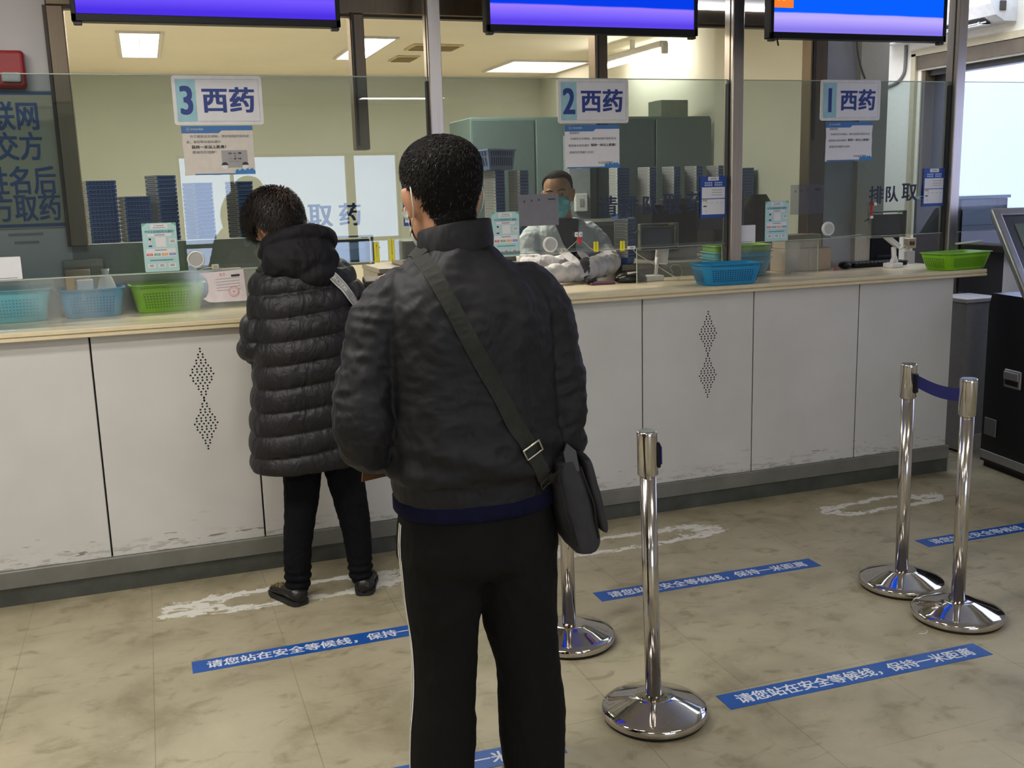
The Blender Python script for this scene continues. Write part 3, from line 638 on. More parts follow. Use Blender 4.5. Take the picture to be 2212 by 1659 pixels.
# wall poster behind the glass at the far left
c0 = at(124, 195, 4.985); c1 = at(150, 490, 4.985); w, h = 1.0, c0.z - at(148, 490, 4.985).z
xr = (c0.x + c1.x) / 2
POST = plain('poster_cream', (176, 172, 150), .6, var=.05, scale=4)
t = empty('wall_poster', 'cream wall poster with blue border and large blue characters', 'poster', PL((xr - w / 2, 4.992, c0.z - h / 2)))
m = MB(); m.quad(w, h, POST, Matrix(), .001)
for sx, sy, ww, hh in ((0, 1, w, .014), (0, -1, w, .014), (1, 0, .014, h), (-1, 0, .014, h)): m.quad(ww, hh, CHARB, Matrix(), .002, sx * (w / 2 - .012), sy * (h / 2 - .012))
for body, px, py in (('互联网', 82, 250), ('明交方', 92, 315), ('写姓名后', 122, 388), ('交方取药', 132, 446)):
    q = at(px, py, 4.985); n = len(body); m.text(body, .118, CHARB, TR(q.x - (xr - w / 2) - n * .0475, q.z - (c0.z - h / 2), .003), .022, maxw=n * .0935)
m.obj('printed_sheet', t)
m = MB(); 
for k, ww in enumerate((.14, .1)): m.quad(ww, .012, plain('faint_print', (150, 148, 142), .7), PL((-.5, 4.998, 1.48 - .035 * k)))
tag(m.obj('faint_label'), 'faint two line label on the wall below the poster', 'label')
# fire alarm
a = at(24, 150, 4.96)
t = empty('fire_alarm', 'red fire alarm with a clear strobe lens on the grey wall', 'fire alarm', TR(a.x - .03, 4.97, a.z))
RED = plain('alarm_red', (156, 28, 34), .35)
m = MB(); m.box((0, 0, 0), (.17, .06, .155), RED, .015, seg=3); m.obj('housing', t)
m = MB(); m.box((.03, -.035, -.035), (.075, .03, .04), plain('strobe_lens', (206, 208, 206), .1), .008, seg=2); m.obj('strobe_lens', t)

# ------------------------------------------------------------------ baskets
def basket_mb(w, d, h, mat, dark, nest=False):
    m = MB(); tp = .085; th = .003
    def ring(k, z, r=.035):
        ww, dd = w * k, d * k; q = []
        for cx, cy, a0 in ((ww / 2 - r, dd / 2 - r, 0), (-ww / 2 + r, dd / 2 - r, pi / 2), (-ww / 2 + r, -dd / 2 + r, pi), (ww / 2 - r, -dd / 2 + r, 1.5 * pi)):
            q += [(cx + r * math.cos(a0 + j * pi / 8), cy + r * math.sin(a0 + j * pi / 8), z) for j in range(5)]
        return q
    k0 = 1 - 2 * tp
    rings = [ring(k0 * .95, 0), ring(k0, .005), ring(.965, h * .84), ring(.97, h * .95), ring(1.03, h * .965), ring(1.03, h), ring(.955, h), ring(k0 * .97, .008)]
    m.loft(rings, mat, cap=True)
    # perforations on the four sides
    for side in range(4):
        L = w if side % 2 == 0 else d; D = d if side % 2 == 0 else w; R = RZ(side * pi / 2)
        nx = int(L * .74 / .0135)
        for r in range(6):
            z = h * (.2 + .098 * r); k = k0 + (.965 - k0) * (z / (h * .84))
            sl = math.atan2(D / 2 * (.965 - k0), h * .84)
            for i in range(nx):
                x = (i - (nx - 1) / 2) * L * .74 * k / nx
                m.quad(.0066, .0062, dark, R @ TR(x, -D / 2 * k - .0012, z) @ RX(pi / 2 + sl))
        for i in range(int(L * .7 / .012)):
            m.quad(.008, .0035, dark, R @ TR((i - int(L * .7 / .012) / 2) * .0125, -D / 2 * .9685 - .001, h * .89) @ RX(pi / 2))
    return m
BLUEB = plain('basket_blue', (34, 138, 190), .35, var=.04); BLUED = plain('basket_blue_hole', (14, 74, 120), .6)
TEAL = plain('basket_teal', (96, 188, 206), .35, var=.04); TEALD = plain('basket_teal_hole', (60, 140, 160), .6)
GREEN = plain('basket_green', (128, 190, 28), .35, var=.04); GREEND = plain('basket_green_hole', (72, 124, 14), .6)
def basket(x, y, z, rz, dims, mat, dark, label): return tag(basket_mb(*dims, mat, dark).obj('plastic_basket', None, TR(x, y, z + .0006) @ RZ(rz)), label, 'basket', 'coloured plastic baskets on the worktop')
basket(2.715, 4.478, ZT, -.12, (.325, .19, .105), BLUEB, BLUED, 'bright blue plastic basket on the worktop in front of the acrylic')
b = at(2020, 560, 4.68); basket(4.155, 4.478, ZT, .12, (.36, .2, .092), GREEN, GREEND, 'lime green plastic basket at the end of the worktop')
basket(-.565, 4.84, ZT, .06, (.31, .26, .14), TEAL, TEALD, 'teal plastic basket behind the frosted acrylic, at the photo edge')
basket(-.25, 4.84, ZT, .06, (.27, .20, .125), BLUEB, BLUED, 'blue plastic basket holding medicine boxes')
basket(.065, 4.88, ZT, .06, (.32, .2, .125), GREEN, GREEND, 'lime green plastic basket behind the frosted acrylic')
sx, sy = 3.0, 4.842
basket(sx, sy, ZT, -.1, (.34, .22, .1), TEAL, TEALD, 'teal basket at the bottom of the nested pile')
basket(sx, sy, ZT + .034, -.1, (.34, .22, .1), TEAL, TEALD, 'teal basket in the middle of the nested pile')
basket(sx, sy, ZT + .068, -.1, (.34, .22, .1), GREEN, GREEND, 'green basket on top of the nested pile')
# things lying in the blue basket
def carton(name, c, d, mat, label, cat_, rz=0, strip=None, group=None):
    t = MB(); t.box((0, 0, d[2] / 2), d, mat, .002)
    if strip: t.box((0, -d[1] / 2 - .0006, d[2] * .5), (d[0] * .7, .001, d[2] * .28), strip)
    t.box((0, 0, d[2] + .0004), (d[0] * .96, .003, .0008), GREYIN)
    return tag(t.obj(name, None, TR(*c) @ RZ(rz)), label, cat_, group)
zb_ = ZT + .012
carton('medicine_box', (-.330, 4.815, zb_), (.035, .05, .165), plain('orange_card', (222, 150, 40), .5), 'orange medicine box standing in the blue basket', 'medicine box', .1, PAPER)
carton('medicine_box', (-.27, 4.81, zb_), (.065, .05, .15), PAPER, 'white medicine box standing in the blue basket', 'medicine box', .05, GREYIN)
carton('medicine_box', (-.30, 4.872, zb_), (.10, .04, .19), plain('brown_card', (176, 152, 132), .6), 'brownish medicine box at the back of the blue basket', 'medicine box', .0, PAPER)
t = MB(); t.loft([[(.044 * s * math.cos(a), .035 * s * math.sin(a) * (1 + .2 * math.sin(3 * a)), z) for a in [2 * pi * k / 14 for k in range(14)]] for s, z in ((.7, 0), (1, .05), (.95, .1), (.6, .15), (.3, .17), (.4, .19))], plain('bag_white', (226, 220, 214), .3))
tag(t.obj('pharmacy_bag', None, TR(-.185, 4.84, zb_)), 'white plastic bag bundled in the blue basket', 'bag')
# grey box behind
q = at(180, 575, 4.95); t = MB(); t.box((0, 0, .12), (.17, .046, .24), plain('grey_card', (128, 128, 120), .6), .003); t.box((0, -.024, .225), (.165, .002, .03), plain('pale_grey_card', (160, 158, 148), .6))
tag(t.obj('grey_box', None, TR(q.x, 4.973, ZT + .001)), 'grey box standing behind the medicine basket', 'box')
# prescription slip standing at the screen
c, w, h = corner(((432, 590), (528, 586), (533, 655), (440, 658)), 4.49); m = MB(); M0 = PL((0, 0, 0), (1, 0, .05))
out = [(-w / 2, h / 2), (-w * .37, h * .32), (-w * .34, h * .1), (-w * .36, -h * .1), (-w * .42, -h * .25), (-w * .5, -h * .3), (-w * .38, -h * .42), (-w * .25, -h * .45), (w / 2, -h / 2), (w / 2, h / 2)]
m.poly(out[::1][::-1] if False else out, plain('pink_slip', (222, 212, 216), .7), M0); PINK = plain('pink_ink', (206, 128, 130), .7)
m.text('处方', .012, PINK, M0 @ TR(0, h * .4, .0006)); 
for k in range(5): m.quad(w * .55, .0016, INKG, M0, .0006, .02, h * (.26 - .09 * k))
for rr, mm in ((.022, PINK), (.0195, bpy.data.materials['pink_slip']), (.016, PINK), (.0145, bpy.data.materials['pink_slip']), (.004, PINK)): m.disc(rr, mm, M0, .0008 + (.022 - rr) * .02, w * .22, -h * .17)
m.quad(w * .2, .009, INKK, M0, .0006, w * .3, h * .33)
tag(m.obj('prescription_slip', None, TR(c.x, 4.494, c.z + .004)), 'torn pink and white prescription slip with a round red seal', 'slip')
for px, py, w, d, rz, lab in ((28, 690, .075, .022, .1, 'small folded pale paper strip before the teal basket, nearer the screen'), (38, 700, .06, .014, .25, 'tiny torn pale paper scrap at the worktop edge')):
    q = atz(px, py, ZT); m = MB(); m.box((0, 0, .002), (w, d, .002), plain('pale_blue_paper', (190, 208, 216), .6)); m.box((0, 0, .0036), (w * .5, d * .4, .0012), PAPER); tag(m.obj('paper_scrap', None, TR(q.x, 4.44, ZT + .0002) @ RZ(rz)), lab, 'paper scrap')

# ------------------------------------------------------------------ intercom discs, wires, clips, small screens
def disc_speaker(px, py, label):
    q = at(px, py, YS); t = empty('intercom_speaker', label, 'speaker', PL((q.x, YS, q.z)), 'round intercom speakers on the glass')
    m = MB(); m.lathe([(.034, 0), (.037, .004), (.037, .016), (.034, .02), (.030, .021), (.029, .017), (.0285, .017)], WHITE); m.obj('housing', t)
    m = MB(); m.disc(.0288, plain('speaker_grille', (178, 178, 174), .5), Matrix(), .0182, n=32)
    m.obj('grille', t); return t
disc_speaker(423, 560, 'round white intercom speaker on window 3'); disc_speaker(1187, 528, 'round white intercom speaker on window 2'); disc_speaker(1786, 494, 'round white intercom speaker on window 1')
WIRE = plain('pale_wire', (196, 190, 176), .5)
def wire(pts, Y, label, r=.0016, mat=None):
    q = [tuple(at(x, y, Y)) for x, y in pts]; m = MB(); m.tube(cat(q, 6), r, mat or WIRE, 6); return tag(m.obj('wire'), label, 'wire', 'thin wires along the glass')
wire(((1192, 541), (1200, 548), (1215, 546), (1236, 530), (1248, 520), (1262, 524), (1278, 538), (1300, 541), (1350, 538), (1366, 534)), YS - .004, 'pale wire running between the yellow clips on window 2')
wire(((430, 583), (460, 577), (480, 580), (500, 579), (520, 578)), YS - .004, 'pale wire with a connector on window 3')
wire(((1793, 506), (1797, 512), (1830, 510), (1860, 506)), YS - .004, 'pale wire along the glass bottom of window 1')
wire(((1366, 534), (1376, 548), (1420, 575), (1467, 604)), 4.692, 'slanting wire across the hazy acrylic screen')
wire(((1454, 590), (1448, 578), (1455, 572), (1468, 574), (1474, 588), (1468, 602)), 4.71, 'round wire loop behind the hazy acrylic screen')
def block(px, py, w, h, Y, mat, label, name='wire_connector', cat_='connector'):
    q = at(px, py, Y); m = MB(); m.box((0, 0, 0), (w, .012, h), mat, .002); m.box((0, -.0065, 0), (w * .5, .001, h * .5), GREYIN); return tag(m.obj(name, None, TR(q.x, Y, q.z)), label, cat_)
block(1217, 541, .026, .02, YS - .008, WIRE, 'small cream connector on the wire below the round speaker'); block(465, 576, .03, .02, YS - .008, WIRE, 'small cream connector on the wire of window 3'); block(1364, 535, .04, .016, YS - .008, WHITE, 'white connector beside the small screen of window 2')
YEL = plain('clip_yellow', (222, 212, 40), .4)
def clip(px, py, h, label):
    q = at(px, py, YS); m = MB()
    for s in (-1, 1): m.box((s * .007, -.006, 0), (.010, .01, h), YEL, .002)
    m.box((0, -.004, -h * .32), (.022, .012, h * .22), YEL, .002); return tag(m.obj('yellow_clip', None, TR(q.x, YS - .003, q.z)), label, 'clip', 'yellow clips on the glass')
clip(1286, 533, .05, "yellow clip nearer the pharmacist's coat on window 2"); clip(1343, 531, .05, 'yellow clip nearer the small screen on window 2')
clip(813, 545, .095, 'tall yellow clip beside the small screen of window 3'); clip(846, 540, .1, "tall yellow clip beside the man's shoulder on window 3")
q = at(1250, 516, YS); t = empty('red_plug', 'red and white plug hanging on the wire, before the white coat', 'plug', TR(q.x, YS - .01, q.z))
m = MB(); m.box((0, 0, -.008), (.018, .014, .03), plain('plug_red', (200, 52, 44), .4), .003); m.obj('plug_body', t)
m = MB(); 
for s in (-1, 1): m.box((s * .011 - .004, 0, .022), (.017, .01, .024), WHITE, .003); m.disc(.003, RED, PL((s * .011 - .004, -.0056, .022)))
m.obj('socket_pair', t)
q = at(1886, 452, YS); t = empty('red_tag', 'red tag with a white button, on the glass above the keyboard', 'tag', TR(q.x - .01, YS - .006, q.z))
m = MB(); m.box((-.005, 0, .03), (.03, .008, .014), RED, .003); m.box((-.006, 0, -.005), (.014, .008, .062), RED, .003); m.obj('tag_body', t)
m = MB(); m.lathe([(.009, 0), (.009, .008), (.004, .010)], WHITE, PL((.014, -.002, .028))); m.obj('button', t); m = MB(); m.lathe([(.008, 0), (.008, .008), (.004, .010)], WHITE, PL((-.006, -.002, -.042))); m.obj('button', t)
SCRG = plain('screen_grey', (92, 96, 108), .12, spec=.8); CASEG = plain('clear_case_grey', (128, 128, 120), .3); BEZ = plain('bezel_grey', (84, 78, 72), .4)
def small_screen(tl, br, label, lid=False):
    a, b_ = at(*tl, 4.70), at(*br, 4.70); w, h = b_.x - a.x, a.z - b_.z
    t = empty('rating_screen', label, 'small screen', PL(((a.x + b_.x) / 2, 4.705, (a.z + b_.z) / 2)), 'small screens in clear boxes behind the glass')
    m = MB(); m.rrect(w * .86, h * .82, .008, -.008, .004, BEZ, TR(.01 * 0, -h * .04, 0)); m.obj('bezel', t)
    m = MB(); m.quad(w * .66, h * .6, SCRG, Matrix(), .0048, 0, -h * .04)
    if lid: m.poly([(-w * .31, h * .25), (-w * .31, h * .1)] + [(w * (-.31 + .62 * k / 10), h * (.1 - .07 * math.sin(pi * k / 10))) for k in range(1, 10)] + [(w * .31, h * .14), (w * .31, h * .25)], plain('screen_sky', (196, 212, 240), .2), Matrix(), .0052)
    m.obj('screen', t)
    m = MB()
    for s in (-1, 1): m.box((s * w * .48, 0, .006), (w * .04, h, .03), CASEG, .002)
    m.box((0, h * .47, .006), (w * .92, h * .06, .03), CASEG, .002); m.box((0, -h * .48, .006), (w * .92, h * .04, .03), CASEG, .002); m.obj('clear_box', t)
    m = MB(); m.box((w * .3, h * .45, .022), (w * .15, h * .07, .002), YEL); m.obj('yellow_sticker', t)
    m = MB(); m.box((-w * .46 if not lid else w * .5, h * .53, .0), (.03, .006, .012), DARKP, .002, M=RZ(.4 if not lid else -.5)); m.obj('latch', t)
    return t
small_screen((706, 511), (808, 570), 'small pale screen in a clear box on window 3, beside the woman', True)
small_screen((1380, 484), (1463, 537), 'small grey screen in a clear box on window 2'); small_screen((1878, 457), (1953, 511), 'small grey screen in a clear box on window 1')
# sheets taped behind the glass
def sheet(pts, label, mat):
    c, w, h = corner(pts, YGL - .003); m = MB(); M0 = PL((0, 0, 0)); m.quad(w, h, mat, M0); m.quad(w * .18, .006, DARKP, M0, .001, w * .33, h * .33)
    for k in range(3): m.quad(.006, .01, DARKP, M0, .001, -w * .35 + k * w * .18, h * (.28 + .02 * k))
    return tag(m.obj('taped_sheet', None, TR(c.x, YGL - .003, c.z)), label, 'paper sheet', 'sheets taped to the glass')
sheet(((1119, 421), (1206, 418), (1207, 486), (1121, 489)), 'grey sheet taped to window 2, hiding the lower face of the pharmacist', plain('grey_sheet', (118, 117, 125), .6))
t = NT('see_through_sheet'); tr = t.n('ShaderNodeBsdfTransparent'); df = t.n('ShaderNodeBsdfDiffuse'); df.inputs[0].default_value = rgba((104, 106, 122)); mx = t.n('ShaderNodeMixShader'); mx.inputs[0].default_value = .5; t.l(tr.outputs[0], mx.inputs[1]); t.l(df.outputs[0], mx.inputs[2]); SEE = t.done(mx.outputs[0])
sheet(((1707, 400), (1778, 398), (1778, 461), (1708, 464)), 'see-through grey sheet taped to window 1', SEE)

# ------------------------------------------------------------------ on the worktop of windows 1 and 2
def scanner(px, py, rz, label, mat, s=1):
    q = atz(px, py, ZT); t = empty('barcode_scanner', label, 'scanner', TR(q.x - .04, 4.74, ZT) @ RZ(rz) @ Matrix.Scale(s, 4), 'scanners on stands')
    m = MB(); m.box((0, 0, .014), (.085, .07, .028), mat, .003); m.obj('base', t)
    m = MB(); m.tube([(.01, 0, .028), (.005, 0, .07), (.0, 0, .115)], .014, mat, 10); m.prism([(-.02, 0), (.025, 0), (.012, .035), (-.004, .035)], -.012, .012, mat, TR(.005, 0, .028) @ RX(pi / 2)); m.obj('stand', t)
    m = MB(); M1 = TR(0, 0, .125) @ RY(.55); m.box((-.03, 0, .012), (.13, .036, .026), mat, .006, M1, 2); m.box((-.1, 0, .016), (.02, .05, .034), mat, .005, M1, 2); m.obj('head', t)
    m = MB(); m.tube(cat([(.03, 0, .11), (.06, .0, .10), (.09, .0, .12), (.11, .0, .10)], 6), .003, WIRE, 6); m.obj('cable', t); return t
scanner(1905, 574, .15, 'white barcode scanner on a stand, on the worktop of window 1', WHITE)
t = empty('payment_reader', 'pale payment reader on a stand behind the hazy acrylic', 'payment reader', TR(atz(1412, 607, ZT).x, 4.84, ZT))
m = MB(); m.box((0, 0, .015), (.1, .08, .03), WHITE, .004); m.obj('base', t); m = MB(); m.tube([(.02, 0, .03), (.04, .02, .12)], .01, WHITE, 8); m.obj('stem', t); m = MB(); m.box((.055, .03, .15), (.075, .02, .12), WHITE, .008, RY(.12), 2); m.obj('screen_head', t)
q = atz(1830, 566, ZT); t = empty('keyboard', 'black keyboard on the worktop of window 1, beside the cartons', 'keyboard', TR(3.955, 4.885, ZT) @ RZ(.0))
m = MB(); m.box((0, 0, .012), (.36, .11, .02), BLACKP, .004); m.obj('keyboard_base', t); m = MB()
for r in range(4):
    for k in range(14): m.box((-.175 + k * .0268, -.045 + r * .03, .025), (.022, .024, .008), DARKP, .002)
m.obj('keys', t)
t = empty('computer_mouse', 'black computer mouse beside the keyboard', 'mouse', TR(3.70, 4.83, ZT + .001) @ RZ(1.2)); m = MB(); m.ell((0, 0, .02), (.055, .034, .02), BLACKP); m.obj('shell', t); m = MB(); m.box((.03, 0, .034), (.018, .006, .006), DARKP, .002); m.obj('wheel', t)
t = MB(); t.box((0, 0, .006), (.03, .014, .012), plain('red_stick', (190, 74, 74), .4), .002); t.box((.018, 0, .006), (.012, .01, .005), STEEL); tag(t.obj('usb_stick', None, TR(3.62, 4.80, ZT + .0005) @ RZ(.3)), 'small red and white stick before the computer mouse', 'usb stick')
KRAFT = plain('kraft_card', (176, 158, 134), .7, var=.06)
def kraft(x, y, z, d, label, rz=0):
    t = MB(); t.box((0, 0, d[2] / 2), d, KRAFT, .003); t.box((0, -d[1] / 2 - .0006, d[2] / 2), (.002, .001, d[2] * .9), plain('tape_line', (140, 120, 96), .6)); t.box((0, 0, d[2] + .0004), (d[0] * .98, .04, .0008), plain('parcel_tape', (190, 176, 150), .3))
    return tag(t.obj('cardboard_box', None, TR(x, y, z) @ RZ(rz)), label, 'cardboard box', 'cardboard boxes behind window 1')
kraft(3.46, 4.91, ZT + .001, (.30, .15, .125), 'lower cardboard box on the worktop, below another box'); kraft(3.44, 4.92, ZT + .1275, (.24, .13, .075), 'smaller cardboard box, on top of the lower box')
t = empty('card_printer', 'black card printer on the worktop behind the green basket', 'printer', TR(4.07, 4.965, ZT) @ RZ(0)); m = MB(); m.box((0, .0, .09), (.2, .04, .18), BLACKP, .008, seg=2); m.obj('body', t); m = MB(); m.box((0, -.021, .05), (.12, .004, .012), DARKP); m.obj('card_slot', t)
t = empty('wall_socket_box', 'cream socket box with a brown plug, on the pillar behind window 1', 'socket', TR(at(1965, 515, 4.95).x, 4.945, at(1965, 525, 4.95).z)); m = MB(); m.box((0, 0, 0), (.07, .03, .06), plain('cream_plastic', (206, 192, 160), .5), .004); m.box((0, .0, -.09), (.06, .03, .09), WHITE, .004); m.obj('box', t); m = MB(); m.box((0, -.02, .0), (.03, .012, .024), plain('plug_brown', (96, 62, 34), .5), .003); m.obj('plug', t)
t = empty('wallet', 'dark purple wallet lying on the worktop of window 2', 'wallet', TR(2.19, 4.83, ZT) @ RZ(-.1)); m = MB(); m.box((0, 0, .006), (.13, .09, .012), plain('purple_leather', (84, 44, 66), .5), .003); m.obj('cover', t); m = MB(); m.box((-.06, 0, .016), (.04, .04, .018), BLACKP, .006); m.obj('clasp', t)
t = MB(); t.loft([[(.09 * s * math.cos(a), .045 * s * math.sin(a), z) for a in [2 * pi * k / 16 for k in range(16)]] for s, z in ((.8, 0), (1, .012), (.95, .035), (.6, .05), (.2, .052))], plain('black_vinyl', (22, 22, 24), .25)); t.tube([(-.03, -.03, .05), (.03, -.02, .052)], .005, WHITE, 8); tag(t.obj('black_pouch', None, TR(2.36, 4.83, ZT + .0005)), 'shiny black pouch on the worktop, beside the purple wallet', 'pouch')

q = atz(779, 618, ZT); t = MB(); t.lathe([(.024, .001), (.029, .075), (.0275, .075), (.0225, .004)], plain('pale_green_plastic', (150, 170, 160), .25), n=24); tag(t.obj('plastic_cup', None, TR(q.x, 4.80, ZT)), 'pale green plastic cup on the worktop between the two waiting people', 'cup')
q = at(815, 575, 4.90); t = empty('card_terminal', 'black card terminal on the worktop below the tall yellow clips', 'card terminal', TR(q.x, 4.88, ZT)); m = MB(); m.box((0, 0, .035), (.20, .10, .07), BLACKP, .008, seg=2); m.obj('terminal_body', t); m = MB(); m.box((0, -.01, .085), (.16, .08, .03), BLACKP, .005, RX(.25)); m.obj('terminal_lid', t)
# ------------------------------------------------------------------ pharmacy interior
DESK = plain('desk_grey', (120, 118, 112), .5); TEALG = plain('cabinet_teal_grey', (112, 128, 126), .5, var=.04, scale=3); TEALD2 = plain('cabinet_teal_dark', (92, 106, 106), .5)
a, b = at(1015, 253, 6.65), at(1562, 251, 6.65)  # cabinet stands in for a teal reflection in the counter glass
t = empty('reflection_cabinet', 'wide teal grey cabinet standing in for a reflection, behind the tray stacks', 'cabinet', TR((a.x + min(b.x, 3.90)) / 2, 6.9, 0)); W_ = min(b.x, 3.90) - a.x; H_ = a.z
m = MB(); m.box((0, 0, H_ / 2), (W_, .5, H_), TEALG, .01); m.obj('cabinet_body', t)
for k in range(4):
    m = MB(); m.box(((k - 1.5) * W_ / 4, -.255, H_ / 2 + .03), (W_ / 4 - .012, .02, H_ - .1), TEALG if k % 2 else TEALD2, .004); dr = m.obj('cabinet_door', t)
    m = MB(); m.box(((k - 1.5) * W_ / 4 + (W_ / 8 - .05) * (1 if k % 2 == 0 else -1), -.27, H_ * .55), (.012, .02, .14), STEEL, .002); m.obj('handle', dr)
q = at(1450, 250, 6.8); m = MB(); m.box((0, 0, .06), (.22, .2, .12), plain('box_pale_green', (150, 160, 146), .6), .004, RY(-.0)); m.box((0, 0, .121), (.21, .04, .002), GREYIN); tag(m.obj('storage_box', None, TR(q.x, 6.85, H_ + .001)), 'pale box lying on top of the teal grey cabinet', 'box')
def desk(x0, x1, y0, y1, z, label, mat=DESK):
    t = empty('work_desk', label, 'desk', TR((x0 + x1) / 2, (y0 + y1) / 2, 0)); w, d = x1 - x0, y1 - y0
    m = MB(); m.box((0, 0, z - .015), (w, d, .03), mat, .003); m.obj('desk_top', t)
    m = MB(); m.box((0, -d / 2 + .04, (z - .03) / 2), (w - .06, .02, z - .03), mat); m.obj('front_panel', t)
    for s in (-1, 1): m = MB(); m.box((s * (w / 2 - .02), .03, (z - .03) / 2), (.03, d - .08, z - .03), mat); m.obj('side_panel', t)
desk(-.24, .95, 5.13, 5.62, 1.36, 'grey back shelf desk of window 3 carrying tray stacks')
desk(2.46, 3.32, 5.13, 5.72, 1.185, 'grey back desk right of the pharmacist, carrying a short tray stack')
desk(1.25, 2.22, 5.85, 6.35, 1.185, 'grey rear desk behind the pharmacist, carrying two tall tray stacks')
desk(2.45, 3.85, 5.95, 6.5, 1.40, 'grey rear shelf desk carrying the row of tray stacks, behind the printer')
# printer (black) on the desk of window 2
q = at(1455, 470, 5.35)
t = empty('label_printer', 'black label printer on the back desk, behind the small grey screen', 'printer', TR(q.x, 5.45, 1.186)); m = MB(); m.box((0, 0, .16), (.3, .24, .32), BLACKP, .012, seg=2); m.obj('body', t); m = MB(); m.box((0, -.115, .33), (.18, .05, .04), DARKP, .005); m.obj('paper_slot', t)
t = empty('screen_monitor', 'dark grey monitor seen from behind, on the back desk of window 2', 'monitor', TR(at(1570, 500, 5.4).x - .02, 5.45, 1.186)); m = MB(); m.box((0, 0, .03), (.16, .14, .02), DARKP, .004); m.box((0, .02, .12), (.04, .03, .2), DARKP); m.obj('stand', t); m = MB(); m.box((0, 0, .27), (.32, .035, .23), plain('monitor_grey', (88, 94, 106), .4), .006); m.obj('display', t)
# nested dispensing trays
TRB = plain('tray_blue', (82, 116, 178), .45, var=.08, scale=14); TRD = plain('tray_blue_dark', (30, 44, 92), .5); TRL = plain('tray_label', (188, 184, 178), .6, var=.06); TRR = plain('tray_rim', (104, 130, 176), .4)
def tray_mesh():
    m = MB(); w, d, h = .10, .086, .055; th = .006
    def rr(k, z, ex=0): return [(sx * (w / 2 * k + ex), sy * (d / 2 * k + ex), z) for sx, sy in ((-1, -1), (1, -1), (1, 1), (-1, 1))]
    m.loft([rr(.76, 0), rr(.92, h * .70), rr(1, h * .70), rr(1, h), rr(.965, h), rr(.72, .004)], TRB, smooth=False)
    m.box((0, -d / 2 - .0005, h - .003), (w, .001, .004), TRR)
    for k in range(7): m.box(((k - 3) * w / 8, -d / 2 - .0006, h - .0095), (w / 13, .0012, .006), TRD)
    for k in range(6): m.box((w / 2 + .0004, (k - 2.5) * d / 7, h - .0095), (.0012, d / 11, .006), TRD)
    return m.mesh('dispensing_tray')
TM = tray_mesh()
m = MB(); m.box((-.0508, 0, .046), (.0016, .083, .0165), TRL); m.box((-.0518, 0, .046), (.0012, .05, .005), INKG); m.box((-.0518, .031, .046), (.0012, .008, .005), INKK); LM = m.mesh('front_label')
ORD = ['topmost', 'second', 'third', 'fourth', 'fifth', 'sixth', 'seventh', 'eighth', 'ninth', 'tenth', 'eleventh', 'twelfth', 'thirteenth', 'fourteenth', 'fifteenth', 'sixteenth', 'seventeenth', 'eighteenth', 'nineteenth', 'twentieth']
def stack(x, y, z, n, rz, where, pitch=.0195, k_=1.0):
    rnd = random.Random(int(x * 1000) + n)
    for i in range(n):
        o = bpy.data.objects.new('dispensing_tray', TM); COL.objects.link(o)
        o.matrix_world = TR(x + rnd.uniform(-.0007, .0007), y + rnd.uniform(-.0007, .0007), z + .0005 + i * pitch) @ RZ(rz + rnd.uniform(-.004, .004)) @ Matrix.Diagonal((k_, k_, 1, 1))
        k = n - 1 - i
        tag(o, 'blue labelled tray, %s%s in %s' % (ORD[k], '' if k == 0 else ' from the top', where), 'tray', 'nested blue medicine trays')
        l = bpy.data.objects.new('front_label', LM); COL.objects.link(l); l.parent = o
def sx(px, py, Y): return at(px, py, Y).x
RS = .66
stack(sx(218, 450, 5.36), 5.36, 1.362, 16, .25, 'the stack beside the bronze jamb', k_=1.35)
stack(sx(292, 450, 5.30), 5.30, 1.362, 12, .3, 'the shortest stack of window 3', k_=1.2)
stack(sx(352, 450, 5.40), 5.40, 1.362, 17, RS, 'the stack below notice 3', k_=1.1)
stack(sx(520, 450, 5.30), 5.30, 1.362, 15, RS, "the stack nearest the bowed woman")
stack(sx(430, 450, 5.45), 5.45, 1.362, 15, RS, 'the stack amid the window reflection', k_=1.1)
stack(sx(1068, 400, 6.0), 6.0, 1.187, 25, RS, "the stack beside the man's ear") if False else None
stack(sx(1068, 400, 6.0), 6.0, 1.34, 18, RS, "the stack beside the man's ear")
stack(sx(1120, 400, 6.05), 6.05, 1.34, 18, RS, 'the stack by the grey sheet')
m = MB(); m.box((0, 0, .075), (.75, .3, .15), DESK, .004); m.box((0, -.152, .075), (.7, .004, .12), plain('drawer_grey', (104, 102, 98), .5)); tag(m.obj('desk_riser', None, TR(1.78, 6.05, 1.1865)), 'low grey riser on the rear desk under two tray stacks', 'riser')
for px, n, rz, wh in ((1338, 15, .25, 'the stack nearest the pharmacist'), (1398, 15, RS, 'the stack second from the pharmacist'), (1450, 15, RS, 'the stack third from the pharmacist'), (1498, 15, RS, 'the stack fourth from the pharmacist'), (1545, 15, RS, 'the stack behind the blue card'), (1606, 14, .15, 'the row stack by the post')):
    stack(sx(px, 410, 6.1), 6.1, 1.402, n, rz, wh)
stack(sx(1352, 520, 5.2), 5.21, 1.187, 11, RS, 'the short stack by the coat')
